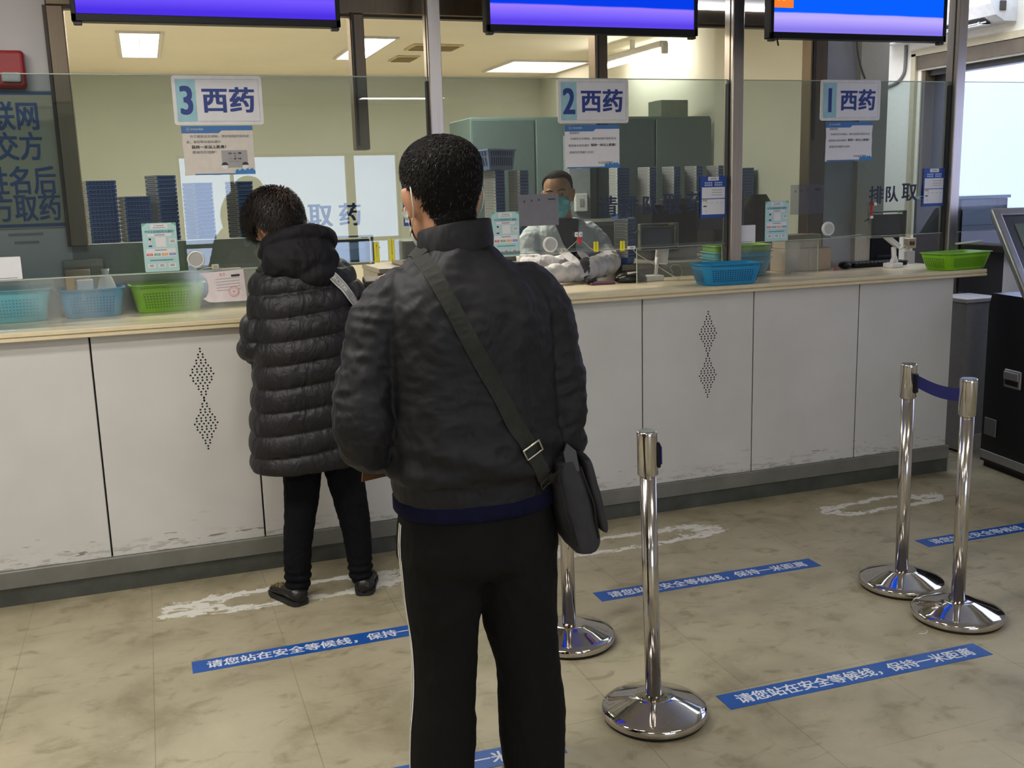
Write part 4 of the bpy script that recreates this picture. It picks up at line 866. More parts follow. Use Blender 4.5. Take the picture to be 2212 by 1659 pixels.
# deep lattice basket on the tall stack
t = MB(); w, d, h = .26, .18, .12; LB = plain('lattice_blue', (118, 136, 176), .4)
def rr2(k, z): return [(sx_ * w / 2 * k, sy_ * d / 2 * k, z) for sx_, sy_ in ((-1, -1), (1, -1), (1, 1), (-1, 1))]
t.loft([rr2(.84, 0), rr2(.98, h * .93), rr2(1.03, h * .93), rr2(1.03, h), rr2(.95, h), rr2(.82, .004)], LB, smooth=False)
for side in range(4):
    Ls, Ds = (w, d) if side % 2 == 0 else (d, w)
    nn = int(Ls / .024); sl = math.atan2(Ds / 2 * .14, h * .93)
    for k in range(nn):
        for z, hh in ((.79, .028), (.40, .05)):
            kk = .84 + .14 * z / .93; t.quad(.011, hh, TRD, RZ(side * pi / 2) @ TR((k - (nn - 1) / 2) * Ls * .86 * kk / nn, -Ds / 2 * kk - .0014, h * z) @ RX(pi / 2 + sl))
tag(t.obj('lattice_basket', None, TR(sx(1062, 350, 6.0), 6.0, 1.34 + 17 * .0195 + .0565) @ RZ(.55) @ RX(-.06)), "open lattice basket on the stack beside the standing man's ear", 'basket')
# pale column with a switch box behind the pharmacist
q = at(1250, 420, 6.55); t = empty('service_column', 'pale narrow column behind the pharmacist with a white switch box', 'column', TR(q.x, 6.575, 0)); m = MB(); m.box((0, 0, .98), (.16, .10, 1.96), plain('column_grey', (150, 154, 160), .5), .004); m.obj('shaft', t); m = MB(); m.box((0, -.06, at(1245, 438, 6.5).z), (.09, .03, .12), WHITE, .004); m.box((0, -.077, at(1245, 438, 6.5).z), (.03, .003, .05), GREYIN); m.obj('switch_box', t)
# black office chair behind window 1
q = at(1668, 470, 5.75); t = empty('office_chair', 'black office chair behind window 1, only its rounded back showing', 'chair', TR(3.60, 5.62, 0))
bk = MB(); N_ = 9; rg = []
for i in range(N_ + 1):
    z = .78 + .76 * i / N_; ww = .18 * (1 - max(0, (i - 6) / 3.6) ** 2); rg.append([(ww * math.cos(a_) if abs(math.cos(a_)) > .01 else 0, .05 * math.sin(a_) - .05 * math.cos(pi * ww), z) for a_ in [2 * pi * k / 16 for k in range(16)]])
bk.loft(rg, plain('chair_black', (24, 24, 26), .5)); bk.obj('backrest', t)
m = MB(); m.box((0, -.17, .72), (.36, .34, .08), bpy.data.materials['chair_black'], .03, seg=2); m.obj('seat', t); m = MB(); m.tube([(0, -.17, .68), (0, -.17, .1)], .03, BLACKP, 12); m.obj('gas_column', t)
for k in range(5): m = MB(); a_ = 2 * pi * k / 5 + .2; m.tube([(0, -.17, .1), (.22 * math.cos(a_), -.17 + .22 * math.sin(a_), .06)], .018, BLACKP, 8); m.ell((.22 * math.cos(a_), -.17 + .22 * math.sin(a_), .03), (.02, .02, .03), BLACKP, n=10); m.obj('leg', t)

# ------------------------------------------------------------------ right side: air conditioner, cables, cabinet, kiosk
y0, y1 = 5.3, 6.46
t = empty('wall_air_conditioner', 'white wall air conditioner above the courtyard window', 'air conditioner', TR(XR, (y0 + y1) / 2, 2.57)); L_ = y1 - y0
prof = [(0, .0), (-.10, .0), (-.17, .035), (-.215, .10), (-.225, .20), (-.215, .28), (-.19, .30), (0, .30)]
m = MB(); nP = len(prof); vs = [(x, yy, z) for yy in (-L_ / 2, L_ / 2) for x, z in prof]; m.add(vs, [tuple(range(nP)), tuple(range(nP, 2 * nP))[::-1]] + [(i, nP + i, nP + (i + 1) % nP, (i + 1) % nP) for i in range(nP)], WHITE); m.obj('casing', t)
m = MB(); m.add([(-.104, -L_ / 2 + .1, .0), (-.168, -L_ / 2 + .1, .032), (-.168, L_ / 2 - .06, .032), (-.104, L_ / 2 - .06, .0)], [(0, 1, 2, 3)], BLACKP, M=TR(-.004, 0, -.004)); m.obj('outlet', t)
m = MB(); m.box((-.15, .02, -.012), (.07, L_ - .16, .006), WHITE, .002, TR(0, 0, 0)); m.box((-.137, .02, .01), (.006, L_ - .18, .012), WHITE); 
for k in range(5): m.box((-.142, (k - 2) * L_ / 5.5, .004), (.03, .006, .02), WHITE)
m.obj('louvre', t)
m = MB(); m.box((-.12, -L_ / 2 - .004, .09), (.05, .01, .06), plain('ac_recess', (70, 66, 60), .6), .004); m.obj('pipe_recess', t)
def cable(pts, X, r, label, mat):
    q = [(min(p.x, X), p.y, p.z) for p in (atx(px, py, X) for px, py in pts)]; m = MB(); m.tube(cat(q, 6), r, mat, 8); return tag(m.obj('wall_cable'), label, 'cable')
cable(((1957, 98), (1956, 130), (1952, 160), (1935, 180), (1905, 192)), XR - .01, .012, 'grey cable curving down the wall below the air conditioner', plain('cable_grey', (120, 116, 110), .6))
q = [tuple(at(px, py, 4.955)) for px, py in ((1850, 60), (1851, 90), (1854, 120), (1860, 145), (1869, 170))]
m = MB(); m.tube(cat(q, 6), .005, bpy.data.materials['cable_grey'], 6); tag(m.obj('wall_cable'), 'thin grey cable hanging beside the cream pillar', 'cable')
# dark cabinet and low white cupboard past the counter end
t = empty('dark_cabinet', 'dark brown cabinet with a glossy front, between counter end and kiosk', 'cabinet', TR(4.79, 5.15, 0)); DKB = plain('dark_brown_gloss', (46, 40, 34), .12, spec=.7)
m = MB(); m.box((0, 0, .74), (.36, .4, 1.48), DKB, .004); m.obj('carcass', t); m = MB(); m.box((0, -.203, .80), (.34, .006, 1.24), plain('smoked_glass', (30, 28, 26), .05, spec=.9)); m.obj('glass_front', t); m = MB(); m.box((0, 0, 1.49), (.38, .42, .018), plain('glass_shelf', (150, 176, 172), .15)); m.obj('top_plate', t)
t = empty('low_cupboard', 'low pale grey cupboard past the end of the counter', 'cupboard', TR(4.56, 4.80, 0)); m = MB(); m.box((0, 0, .45), (.24, .24, .88), plain('cupboard_grey', (150, 148, 146), .5), .004); m.obj('carcass', t); m = MB(); m.box((0, 0, .905), (.26, .26, .025), plain('cupboard_top', (190, 186, 180), .4), .003); m.obj('top', t); m = MB(); m.box((0, -.123, .05), (.24, .01, .1), plain('cupboard_base', (196, 192, 184), .5)); m.obj('kick', t)
# self service kiosk (side view)
KB = plain('kiosk_black', (20, 21, 24), .35, spec=.4); KS = plain('kiosk_silver', (150, 150, 150), .3, metal=.6)
t = empty('self_service_kiosk', 'black self service kiosk with a tilted silver framed screen', 'kiosk', TR(4.36, 4.43, 0) @ RZ(-.14))
body = [(0, .03), (-.78, .03), (-.80, .9), (-.62, .98), (-.02, .98), (0, .9)]
m = MB(); m.prism([(p[0], p[1]) for p in body], 0, .52, KB, Matrix(((0, 0, 1, 0), (1, 0, 0, 0), (0, 1, 0, 0), (0, 0, 0, 1)))); m.obj('body', t)
fr = [(.0, .0), (-.8, .0), (-.8, .05), (-.0, .05)]
m = MB(); m.box((.0, -.4, .07), (.012, .80, .05), KS, .003); m.box((.0, -.79, .5), (.012, .045, .86), KS, .003); m.obj('silver_trim', t)
m = MB(); m.box((.26, -.4, .015), (.5, .76, .03), BLACKP); m.obj('base', t)
m = MB(); m.box((-.004, -.235, .535), (.012, .135, .10), KS, .006); m.box((-.014, -.235, .552), (.012, .12, .045), KS, .004); m.box((-.01, -.235, .515), (.008, .1, .028), BLACKP); m.obj('door_handle', t)
m = MB(); m.box((-.003, -.075, .235), (.006, .10, .10), plain('kiosk_plate', (108, 110, 112), .3, metal=.5), .003); m.obj('service_plate', t)
# tilted head: local frame, screen plane leaning back
ang = .62
Mh = Matrix.Translation((.0, .01, 1.40)) @ RX(-ang)       # y axis runs along the slope from the top (0) down (-)
m = MB(); m.box((.32, -.03, -.30), (.64, .05, .66), KB, .02, TR(0, .04, 0), 2); o_h = m.obj('screen_head', t, Mh)
m = MB(); 
for c_, d_ in (((.32, -.005, .012), (.66, .035, .05)), ((.32, -.005, -.618), (.66, .035, .05)), ((.015, -.005, -.30), (.05, .035, .62)), ((.625, -.005, -.30), (.05, .035, .62))): m.box(c_, d_, KS, .01, TR(0, 0, 0), 2)
m.obj('silver_frame', o_h)
m = MB(); m.box((.32, -.012, -.30), (.57, .01, .57), plain('kiosk_bezel', (60, 62, 66), .3), .003); m.obj('bezel', o_h)
m = MB(); m.box((.32, -.019, -.30), (.46, .004, .46), plain('kiosk_screen', (110, 124, 112), .06, spec=.9)); m.obj('screen', o_h)
m = MB(); m.tube([(-.16, .1, 1.25), (-.02, .06, 1.262)], .006, WHITE, 6); m.obj('stylus_arm', t)

# ------------------------------------------------------------------ floor strips and barriers
def strip(p0, p1, label, text='请您站在安全等候线，保持一米距离', wid=.094, L=1.01, a0=None):
    v = Vector((p1[0] - p0[0], p1[1] - p0[1], 0)); rz = math.atan2(v.y, v.x); m = MB(); L = v.length
    m.box((L / 2, 0, .0008), (L, wid, .0012), TAPEB); m.text(text, .058, TAPEW, TR(L / 2, 0, .0012), .022, maxw=L * .90); return tag(m.obj('floor_strip', None, TR(p0[0], p0[1], 0) @ RZ(rz)), label, 'floor sticker', 'blue waiting line stickers on the floor')
strip((.016, 3.527), (1.026, 3.53), 'blue waiting line sticker behind the bowed woman')
strip((1.574, 3.538), (2.59, 3.516), 'blue waiting line sticker in front of window 2, crossed by the nearest barrier post')
strip((3.158, 3.516), (4.17, 3.50), 'blue waiting line sticker past the paired barrier posts')
strip((1.59, 2.606), (2.614, 2.591), 'blue waiting line sticker beside the nearest barrier base')
strip((.01, 2.615), (1.024, 2.571), "blue waiting line sticker between the standing man's feet")
RUB = plain('base_rubber', (16, 16, 16), .7); BELT = plain('belt_blue', (30, 34, 108), .7, var=.05)
def stanchion(x, y, lean, label, rz=0, H=.91):
    t = empty('barrier_post', label, 'barrier post', TR(x, y, 0) @ RZ(rz), 'chrome belt barrier posts')
    m = MB(); m.lathe([(.155, 0), (.158, .004), (.158, .012)], RUB, n=56); m.obj('rubber_ring', t)
    m = MB(); m.lathe([(.160, .010), (.163, .014), (.163, .030), (.159, .035), (.14, .041), (.10, .058), (.066, .070), (.058, .073), (.055, .0735), (.027, .0745)], CHROME, n=64); m.obj('base_plate', t)
    M1 = Matrix.Rotation(lean[0], 4, 'Y') @ Matrix.Rotation(lean[1], 4, 'X')
    m = MB(); m.lathe([(.0245, .066), (.0245, .80)], POLE, M1, n=32); m.obj('pole', t)
    m = MB(); m.lathe([(.028, .775), (.0305, .778), (.0305, H - .012), (.0305, H - .004), (.028, H)], POLE, M1, n=32); hd_ = m.obj('belt_head', t)
    m = MB(); m.disc(.027, plain('cap_dark', (70, 68, 66), .25, metal=.8), M1, H + .0005, n=28); m.obj('cap', hd_)
    m = MB(); m.box((.030, 0, H - .075), (.016, .024, .075), BLACKP, .003, M1); m.obj('belt_slot', hd_)
    return t
sA = stanchion(1.352, 2.619, (-.022, 0), 'chrome barrier post nearest the camera, with a blue ended slot', -.35)
m = MB(); m.box((.0395, 0, .835), (.006, .02, .055), BELT, .002, Matrix.Rotation(-.022, 4, 'Y')); m.obj('belt_end', sA)
stanchion(1.317, 3.212, (-.01, 0), 'chrome barrier post half hidden behind the grey shoulder bag', -.3)
s1_ = stanchion(2.744, 3.161, (-.01, 0), 'chrome barrier post of the pair, farther from the camera', -1.25)
s2_ = stanchion(2.724, 2.833, (-.012, 0), 'chrome barrier post of the pair, nearer the camera', .35)
p0 = Vector((2.744 + .004, 3.161 - .036, .845)); p1 = Vector((2.722, 2.833 + .03, .842))
m = MB(); rg = []
for k in range(13):
    u = k / 12; p = p0.lerp(p1, u); p.z -= .012 * math.sin(pi * u); rg.append((p, .024))
vs = []; 
for p, hw in rg: vs += [(p.x, p.y, p.z - hw), (p.x, p.y, p.z + hw), (p.x + .0015, p.y, p.z + hw), (p.x + .0015, p.y, p.z - hw)]
fs = [(4 * i + j, 4 * i + (j + 1) % 4, 4 * i + 4 + (j + 1) % 4, 4 * i + 4 + j) for i in range(12) for j in range(4)] + [(0, 1, 2, 3), (48, 49, 50, 51)]
m.add(vs, fs, BELT); m.obj('retractable_belt', s1_, s1_.matrix_world.inverted())
q = atz(1995, 1368, 0); m = MB(); m.tube(cat([(0, 0, .002), (.02, -.008, .002), (.04, .002, .002), (.045, .015, .002)], 5), .0016, WHITE, 6); tag(m.obj('wire_scrap', None, TR(q.x - .02, q.y, 0)), 'tiny white wire scrap on the floor at the nearer paired post', 'scrap')
# ------------------------------------------------------------------ people
SKIN1 = mat_skin('skin_tan', (196, 146, 114)); SKIN2 = mat_skin('skin_warm', (190, 136, 104)); HAIRM = plain('black_hair', (20, 17, 15), .75, spec=.2, var=.3, scale=120); HAIR2 = plain('dark_brown_hair', (30, 24, 20), .55, spec=.3, var=.35, scale=100)
MASKM = plain('mask_blue', (122, 196, 206), .7, var=.03); MASKW = plain('mask_white', (206, 216, 220), .7); LOOPM = plain('ear_loop', (222, 214, 196), .6)
EYEW = plain('eye_white', (180, 172, 164), .3); EYED = plain('eye_dark', (26, 18, 14), .1)
def fuse(mb, voxel, mat, smooth=4, disp=None, fac=.5):
    o = bpy.data.objects.new('tmp', mb.mesh('tmp')); COL.objects.link(o)
    r = o.modifiers.new('r', 'REMESH'); r.mode = 'VOXEL'; r.voxel_size = voxel
    if smooth: s = o.modifiers.new('s', 'SMOOTH'); s.iterations = smooth; s.factor = fac
    me = bpy.data.meshes.new_from_object(o.evaluated_get(bpy.context.evaluated_depsgraph_get()))
    bpy.data.objects.remove(o)
    if disp:
        nv = [(v.co.copy(), v.normal.copy()) for v in me.vertices]
        for v, (c, n) in zip(me.vertices, nv): v.co = c + n * disp(c, n)
    me.materials.clear(); me.materials.append(mat)
    me.polygons.foreach_set('use_smooth', [True] * len(me.polygons)); me.polygons.foreach_set('material_index', [0] * len(me.polygons)); me.update()
    return me
def link(me, name, parent=None, M=None):
    me.name = name; o = bpy.data.objects.new(name, me); COL.objects.link(o)
    if parent is not None: o.parent = parent
    if M is not None: o.matrix_local = M
    return o
def sring(c, rx, ry, n=36, e=2.3, tilt=0):
    out = []
    for k in range(n):
        a = 2 * pi * k / n; ca, sa = math.cos(a), math.sin(a)
        x = math.copysign(abs(ca) ** (2 / e), ca) * rx; y = math.copysign(abs(sa) ** (2 / e), sa) * ry
        out.append((c[0] + x, c[1] + y, c[2] + tilt * y))
    return out
def trunk(mb, secs, e=2.4, n=4):     # secs: z, cx, cy, rx, ry
    mb.loft([sring((s[1], s[2], s[0]), s[3], s[4], e=e) for s in cat(secs, n)], SKIN1)
def limb(mb, pts, n=5): mb.tube(cat(pts, n), .05, SKIN1, 18, round_ends=True)
HEAD = [(-.118, .016, .082, -.056), (-.112, .030, .090, -.035), (-.098, .045, .096, .0), (-.080, .055, .097, .032), (-.055, .062, .096, .058), (-.03, .067, .095, .076), (0, .072, .094, .089), (.03, .0755, .096, .097), (.06, .0745, .092, .098), (.085, .067, .078, .089), (.104, .050, .054, .068), (.115, .028, .028, .040), (.119, .010, .010, .014)]
def head_parts(mb, M):
    rings = []
    for z, hw, yf, yb in cat(HEAD, 3): cy = (yf - yb) / 2; rings.append(sring((0, cy, z), hw, (yf + yb) / 2, 32, 2.15))
    mb.loft(rings, SKIN1, M=M)
    mb.loft([sring((0, .092 + .022 * k[0], -.038 + .05 * (1 - k[1])), .010 + .007 * k[1], .014, 12) for k in ((.0, 0), (.35, .35), (.75, .7), (.95, 1.0), (.6, 1.15))], SKIN1, M=M)
    for s in (-1, 1):
        mb.ell((0, 0, 0), (.010, .021, .034), SKIN1, M @ TR(s * .079, -.012, -.008) @ RY(s * .25) @ RZ(-s * .45) @ RX(-.15), 14)
        mb.ell((0, 0, 0), (.008, .010, .012), SKIN1, M @ TR(s * .076, -.004, -.036), 10)
        mb.ell((0, 0, 0), (.026, .012, .008), SKIN1, M @ TR(s * .032, .090, .030), 10)       # brow ridge
        mb.ell((0, 0, 0), (.022, .016, .02), SKIN1, M @ TR(s * .045, .072, -.028), 10)        # cheek
    mb.ell((0, 0, 0), (.024, .010, .006), SKIN1, M @ TR(0, .094, -.066), 12); mb.ell((0, 0, 0), (.021, .010, .007), SKIN1, M @ TR(0, .092, -.076), 12)
    mb.ell((0, 0, 0), (.02, .014, .014), SKIN1, M @ TR(0, .086, -.102), 12)
def hand(mb, w, d, nrm, s=1, curl=.5, side=1):
    """w wrist, d along the fingers, nrm back of the hand; side +1: thumb on d x nrm side"""
    d = Vector(d).normalized(); nrm = Vector(nrm); nrm = (nrm - d * nrm.dot(d)).normalized(); t = d.cross(nrm) * side; w = Vector(w)
    mb.loft([[tuple(w + d * l * s + t * wd * s * math.cos(a) + nrm * th * s * math.sin(a)) for a in [2 * pi * k / 14 for k in range(14)]] for l, wd, th in ((-.03, .026, .021), (.0, .028, .02), (.03, .037, .019), (.065, .042, .015), (.088, .039, .012))], SKIN1)
    for off, ln in ((.030, .070), (.010, .078), (-.011, .072), (-.031, .056)):
        b = w + (d * .08 + t * off) * s; pts = [tuple(b - d * .02 * s) + (.0095 * s,)]; dd = d.copy(); p = b
        for j, fr in enumerate((.45, .32, .23)):
            pts.append(tuple(p) + ((.0092 - .0008 * j) * s,)); ax = t; dd = (Matrix.Rotation(-curl * side * (.5 + .4 * j), 3, ax) @ dd).normalized(); p = p + dd * ln * fr * s
        pts.append(tuple(p) + (.0068 * s,)); mb.tube(pts, .008, SKIN1, 10, round_ends=True)
    b = w + (d * .018 + t * .026) * s; mb.tube([tuple(b) + (.012 * s,), tuple(b + (d * .028 + t * .022 - nrm * .006) * s) + (.011 * s,), tuple(b + (d * .055 + t * .026 - nrm * .014) * s) + (.0095 * s,), tuple(b + (d * .075 + t * .022 - nrm * .02) * s) + (.0075 * s,)], .01, SKIN1, 10, round_ends=True)
def hair_mesh(body, Mh, inside, thick, mat, mat2=None, nstr=5000, slen=.016, whorl=(0, -.045, .105), rnd=1, lift=.25, bald=None, wid=.0011):
    inv = Mh.inverted(); R3 = Mh.to_3x3(); rg = random.Random(rnd); mb = MB(); idx = {}; pts = []; nr = []
    for v in body.vertices:
        l = inv @ v.co; pts.append(l); nr.append((inv.to_3x3() @ v.normal).normalized())
    mk = [inside(l) for l in pts]; vs, fs = [], []
    def g(i):
        if i not in idx:
            l, n = pts[i], nr[i]; w = max(0, min(1, mk[i])); tk = thick(l) * w - .0025 * (1 - w)
            tk += .0022 * noise.noise(l * 90) * w
            idx[i] = len(vs); vs.append(tuple(Mh @ (l + n * tk)))
        return idx[i]
    faces = []
    for p in body.polygons:
        if max(mk[i] for i in p.vertices) > 0: fs.append([g(i) for i in p.vertices]); faces.append(tuple(p.vertices))
    if bald and mat2:
        hot = [bald(sum((pts[i] for i in f), Vector()) / len(f)) > .5 for f in faces]; b0 = len(mb.v); mb.add(vs, [f for f, h in zip(fs, hot) if not h], mat, True); i3 = mb.mi(plain('scalp_brown', (62, 50, 42), .8))
        for f, h in zip(fs, hot):
            if h: mb.f.append(tuple(b0 + q for q in f)); mb.m.append(i3); mb.s.append(True)
    else: mb.add(vs, fs, mat, True)
    wl = Vector(whorl); sv, sf, sf2 = [], [], []
    for k in range(nstr):
        f = faces[rg.randrange(len(faces))]; i, j, l_ = f[0], f[1], f[2]; u, w = rg.random(), rg.random()
        if min(mk[i], mk[j]) < .3: continue
        p = pts[i].lerp(pts[j], u).lerp(pts[l_], w); n = nr[i]; p = p + n * (thick(p) - .003)
        fl = p - wl; fl = fl - n * fl.dot(n)
        if fl.length < 1e-5: continue
        fl = fl.normalized(); sd = n.cross(fl); an = rg.gauss(0, .45); fl = (fl * math.cos(an) + sd * math.sin(an)).normalized(); L = slen * rg.uniform(.6, 1.25)
        a = p; b = p + fl * L * .5 + n * L * lift; c = p + fl * L + n * L * lift * .8; s_ = n.cross(fl).normalized() * wid
        q = len(sv); sv += [tuple(Mh @ x) for x in (a - s_, a + s_, b + s_ * .8, b - s_ * .8, c)]
        (sf2 if (bald and bald(p) > rg.random()) else sf).extend([(q, q + 1, q + 2, q + 3), (q + 3, q + 2, q + 4)])
    mb.add(sv, sf, mat); 
    if mat2 and sf2: b0 = len(mb.v) - len(sv); i2 = mb.mi(mat2); [(mb.f.append(tuple(b0 + k for k in f)), mb.m.append(i2), mb.s.append(False)) for f in sf2]
    return mb.mesh('hair')
def mask_part(body, Mh, parent, mat, name='face_mask', loops=True):
    inv = Mh.inverted(); idx = {}; vs, fs = [], []
    ok = lambda l: l.y > .035 + .25 * max(0, abs(l.x) - .05) and -.112 < l.z < -.004 - 1.2 * max(0, abs(l.x) - .045) + .014 * max(0, 1 - abs(l.x) / .03) and abs(l.x) < .07
    L = [inv @ v.co for v in body.vertices]; N3 = inv.to_3x3()
    good = [ok(l) for l in L]
    for p in body.polygons:
        if all(good[i] for i in p.vertices):
            f = []
            for i in p.vertices:
                if i not in idx:
                    n = (N3 @ body.vertices[i].normal).normalized(); l = L[i]; pl = .0012 * math.sin(l.z * 420) if abs(l.z + .05) < .03 else 0
                    idx[i] = len(vs); vs.append(tuple(Mh @ (l + n * (.004 + pl) + Vector((0, .004 * max(0, 1 - abs(l.x) / .05), 0)))))
                f.append(idx[i])
            fs.append(f)
    mb = MB(); mb.add(vs, fs, mat, True); o = mb.obj(name, parent)
    if loops:
        for s in (-1, 1):
            m = MB(); m.tube([tuple(Mh @ Vector(p)) for p in cat([(s * .066, .055, -.028), (s * .0755, .02, .012), (s * .080, -.018, .026), (s * .0835, -.037, .006), (s * .080, -.034, -.028), (s * .073, -.008, -.052), (s * .062, .045, -.082)], 6)], .0016, LOOPM, 6); m.obj('ear_loop', o)
    return o
def eyes(Mh, parent):
    for s in (-1, 1):
        m = MB(); m.ell((0, 0, 0), (.0125, .007, .0052), EYEW, Mh @ TR(s * .033, .0905, .009), 12); m.ell((0, .0068, 0), (.0055, .003, .0058), EYED, Mh @ TR(s * .033, .0915, .009), 10); m.obj('eye', parent)
        m = MB(); m.tube([tuple(Mh @ Vector(p)) for p in ((s * .014, .1045, .031), (s * .032, .1045, .037), (s * .052, .092, .031))], .0032, HAIRM, 6); m.obj('eyebrow', parent)
def ribbon(mesh, path, half, off, mat, mode, mb=None):
    """path: list of (a, b, side) rays; mode gives origin and direction. Returns builder with a strap hugging the surface"""
    bv = BVHTree.FromPolygons([v.co for v in mesh.vertices], [tuple(p.vertices) for p in mesh.polygons]); out = []
    for o, d in path:
        h = bv.ray_cast(Vector(o), Vector(d).normalized()); out.append((h[0] + h[1] * off, h[1]) if h[0] is not None else (None, None))
    out = [x for x in out if x[0] is not None]; P = [x[0] for x in out]; Nn = [x[1] for x in out]
    for _ in range(3):
        P = [P[0]] + [P[i] * .5 + (P[i - 1] + P[i + 1]) * .25 for i in range(1, len(P) - 1)] + [P[-1]]
        Nn = [Nn[0]] + [(Nn[i] * 2 + Nn[i - 1] + Nn[i + 1]).normalized() for i in range(1, len(P) - 1)] + [Nn[-1]]
    return P, Nn
def strap_mb(P, Nn, half, mat, edge=None, thick=.003, mb=None):
    mb = mb or MB(); vs = []
    for i, p in enumerate(P):
        t = (P[min(i + 1, len(P) - 1)] - P[max(i - 1, 0)]).normalized(); s = t.cross(Nn[i]).normalized() * half; n = Nn[i] * thick
        vs += [tuple(p - s), tuple(p + s), tuple(p + s + n), tuple(p - s + n)]
    fs = [(4 * i + j, 4 * i + (j + 1) % 4, 4 * i + 4 + (j + 1) % 4, 4 * i + 4 + j) for i in range(len(P) - 1) for j in range(4)] + [(0, 1, 2, 3), (len(vs) - 1, len(vs) - 2, len(vs) - 3, len(vs) - 4)]
    return mb.add(vs, fs, mat, False)
def shoe(parent, heel, toe, mat, sole, name='shoe', w=.045, h=.085, extra=None):
    H, T = Vector((*heel, 0)), Vector((*toe, 0)); d = (T - H); L = d.length; d.normalize(); M = Matrix(((-d.y * -1, d.x, 0, H.x), (-d.x, d.y, 0, H.y), (0, 0, 1, 0), (0, 0, 0, 1)))
    mb = MB(); rg = []
    for u, ww, hh in ((0, .5, .62), (.06, .8, .82), (.2, .92, 1.0), (.38, .9, .95), (.55, .98, .72), (.75, 1.05, .52), (.9, .85, .42), (1.0, .35, .28)):
        rg.append([(w * ww * math.cos(a), u * L, .012 + (h * hh) * (.5 + .5 * math.sin(a))) for a in [2 * pi * k / 18 for k in range(18)]])
    mb.loft(rg, mat, M=M); 
    if extra: extra(mb, M, L)
    o = mb.obj(name, parent)
    mb = MB(); out = []
    for u, ww in ((0, .45), (.05, .75), (.2, .92), (.5, .95), (.75, 1.08), (.92, .85), (1.0, .35)): out.append((u * L * 1.01, w * ww * 1.03))
    pts = [(x, u) for u, x in out] + [(-x, u) for u, x in out[::-1]]; mb.prism(pts, .001, .02, sole, M); mb.obj('sole', o); return o

# ---- the standing man
NYL = mat_cloth('black_jacket_cloth', (21, 21, 25), .62, .6, 7, 700, .35); TRO = mat_cloth('black_trouser_cloth', (22, 22, 21), .9, .5, 5, 800, .15); NAVY = mat_cloth('navy_knit', (20, 22, 46), .9, .3, 14, 700, .1)
man = empty('person', 'person in black jacket and trousers standing with back turned, wearing a crossbody bag', 'person', TR(.70, 2.30, 0), ); mi = man.matrix_world.inverted()
Mh = TR(.656, 2.335, 1.606) @ RZ(.10) @ RX(-.03) @ Matrix.Scale(1.06, 4)
mb = MB(); head_parts(mb, Mh)
mb.tube([(.660, 2.318, 1.58, .063), (.668, 2.305, 1.50, .064), (.678, 2.30, 1.43, .075)], .06, SKIN1, 20)
trunk(mb, [(.80, .70, 2.30, .165, .12), (.95, .695, 2.30, .165, .125), (1.15, .69, 2.30, .165, .12), (1.32, .69, 2.30, .18, .115), (1.41, .685, 2.30, .15, .09), (1.46, .678, 2.30, .08, .07)])
AL = [(.52, 2.30, 1.385, .055), (.455, 2.285, 1.22, .048), (.437, 2.262, 1.09, .043), (.47, 2.35, 1.02, .038), (.53, 2.44, 1.0, .030)]
AR = [(.86, 2.30, 1.385, .055), (.905, 2.285, 1.2, .048), (.918, 2.27, 1.09, .043), (.915, 2.31, .99, .036), (.905, 2.36, .915, .030)]
limb(mb, AL); limb(mb, AR)
hand(mb, (.535, 2.45, 1.0), (.55, .8, -.1), (.2, -.1, 1), 1, .7, 1); hand(mb, (.902, 2.37, .905), (-.1, .6, -.75), (1, .1, 0), 1, .4, -1)
limb(mb, [(.605, 2.305, .80, .085), (.606, 2.30, .55, .068), (.598, 2.295, .44, .055), (.59, 2.285, .30, .055), (.585, 2.29, .10, .04)]); limb(mb, [(.80, 2.305, .80, .085), (.815, 2.30, .55, .068), (.828, 2.295, .44, .055), (.826, 2.285, .30, .055), (.83, 2.29, .10, .04)])
for x in (.585, .83): limb(mb, [(x, 2.27, .06, .035), (x, 2.36, .045, .035), (x, 2.46, .035, .028)])
body = fuse(mb, .0045, SKIN1, 5); link(body, 'body', man, mi)
def man_hair(l):
    if l.z < -.1: return 0
    if l.y > .055: lo = .064 + .02 * (l.y - .055) / .03
    elif l.y > .012: lo = .02 + (.044) * (l.y - .012) / .043
    elif l.y > -.03: lo = .03 - .02 * (.012 - l.y) / .042
    else: lo = .010 - .100 * min(1, (-.03 - l.y) / .045)
    if abs(l.x) > .079 and l.z < .032: return 0
    if abs(l.x) > .060 and -.06 < l.y < .02 and l.z < .014 and l.y > -.055: lo = max(lo, .0)
    return (l.z - lo) / .02 + .05
me = hair_mesh(body, Mh, man_hair, lambda l: .0055 + .0075 * max(0, min(1, (l.z + .02) / .1)), HAIRM, plain('hair_highlight', (62, 54, 48), .6), 16000, .013, (.02, -.055, .10), 3, .34, lambda l: .05 + .25 * math.exp(-((l.x - .02) ** 2 + (l.y + .07) ** 2 + (l.z - .085) ** 2) / .0012))
link(me, 'hair', man, mi); mask_part(body, Mh, man, MASKW).matrix_local = mi; eyes(Mh, man)
for o in man.children:
    if o.name.startswith(('eye', 'face')): o.matrix_local = mi
def fold(seed, amp, sc, st=(1, 1, 1)):
    off = Vector((seed * 7.3, seed * 3.1, seed))
    def f(c, n):
        p = Vector((c.x * st[0], c.y * st[1], c.z * st[2])) * sc + off
        a = noise.noise(p); b = noise.noise(p * 2.3 + Vector((4, 1, 2)))
        return amp * (1 - abs(a) * 2.6) * .6 + amp * .45 * b
    return f
mb = MB()
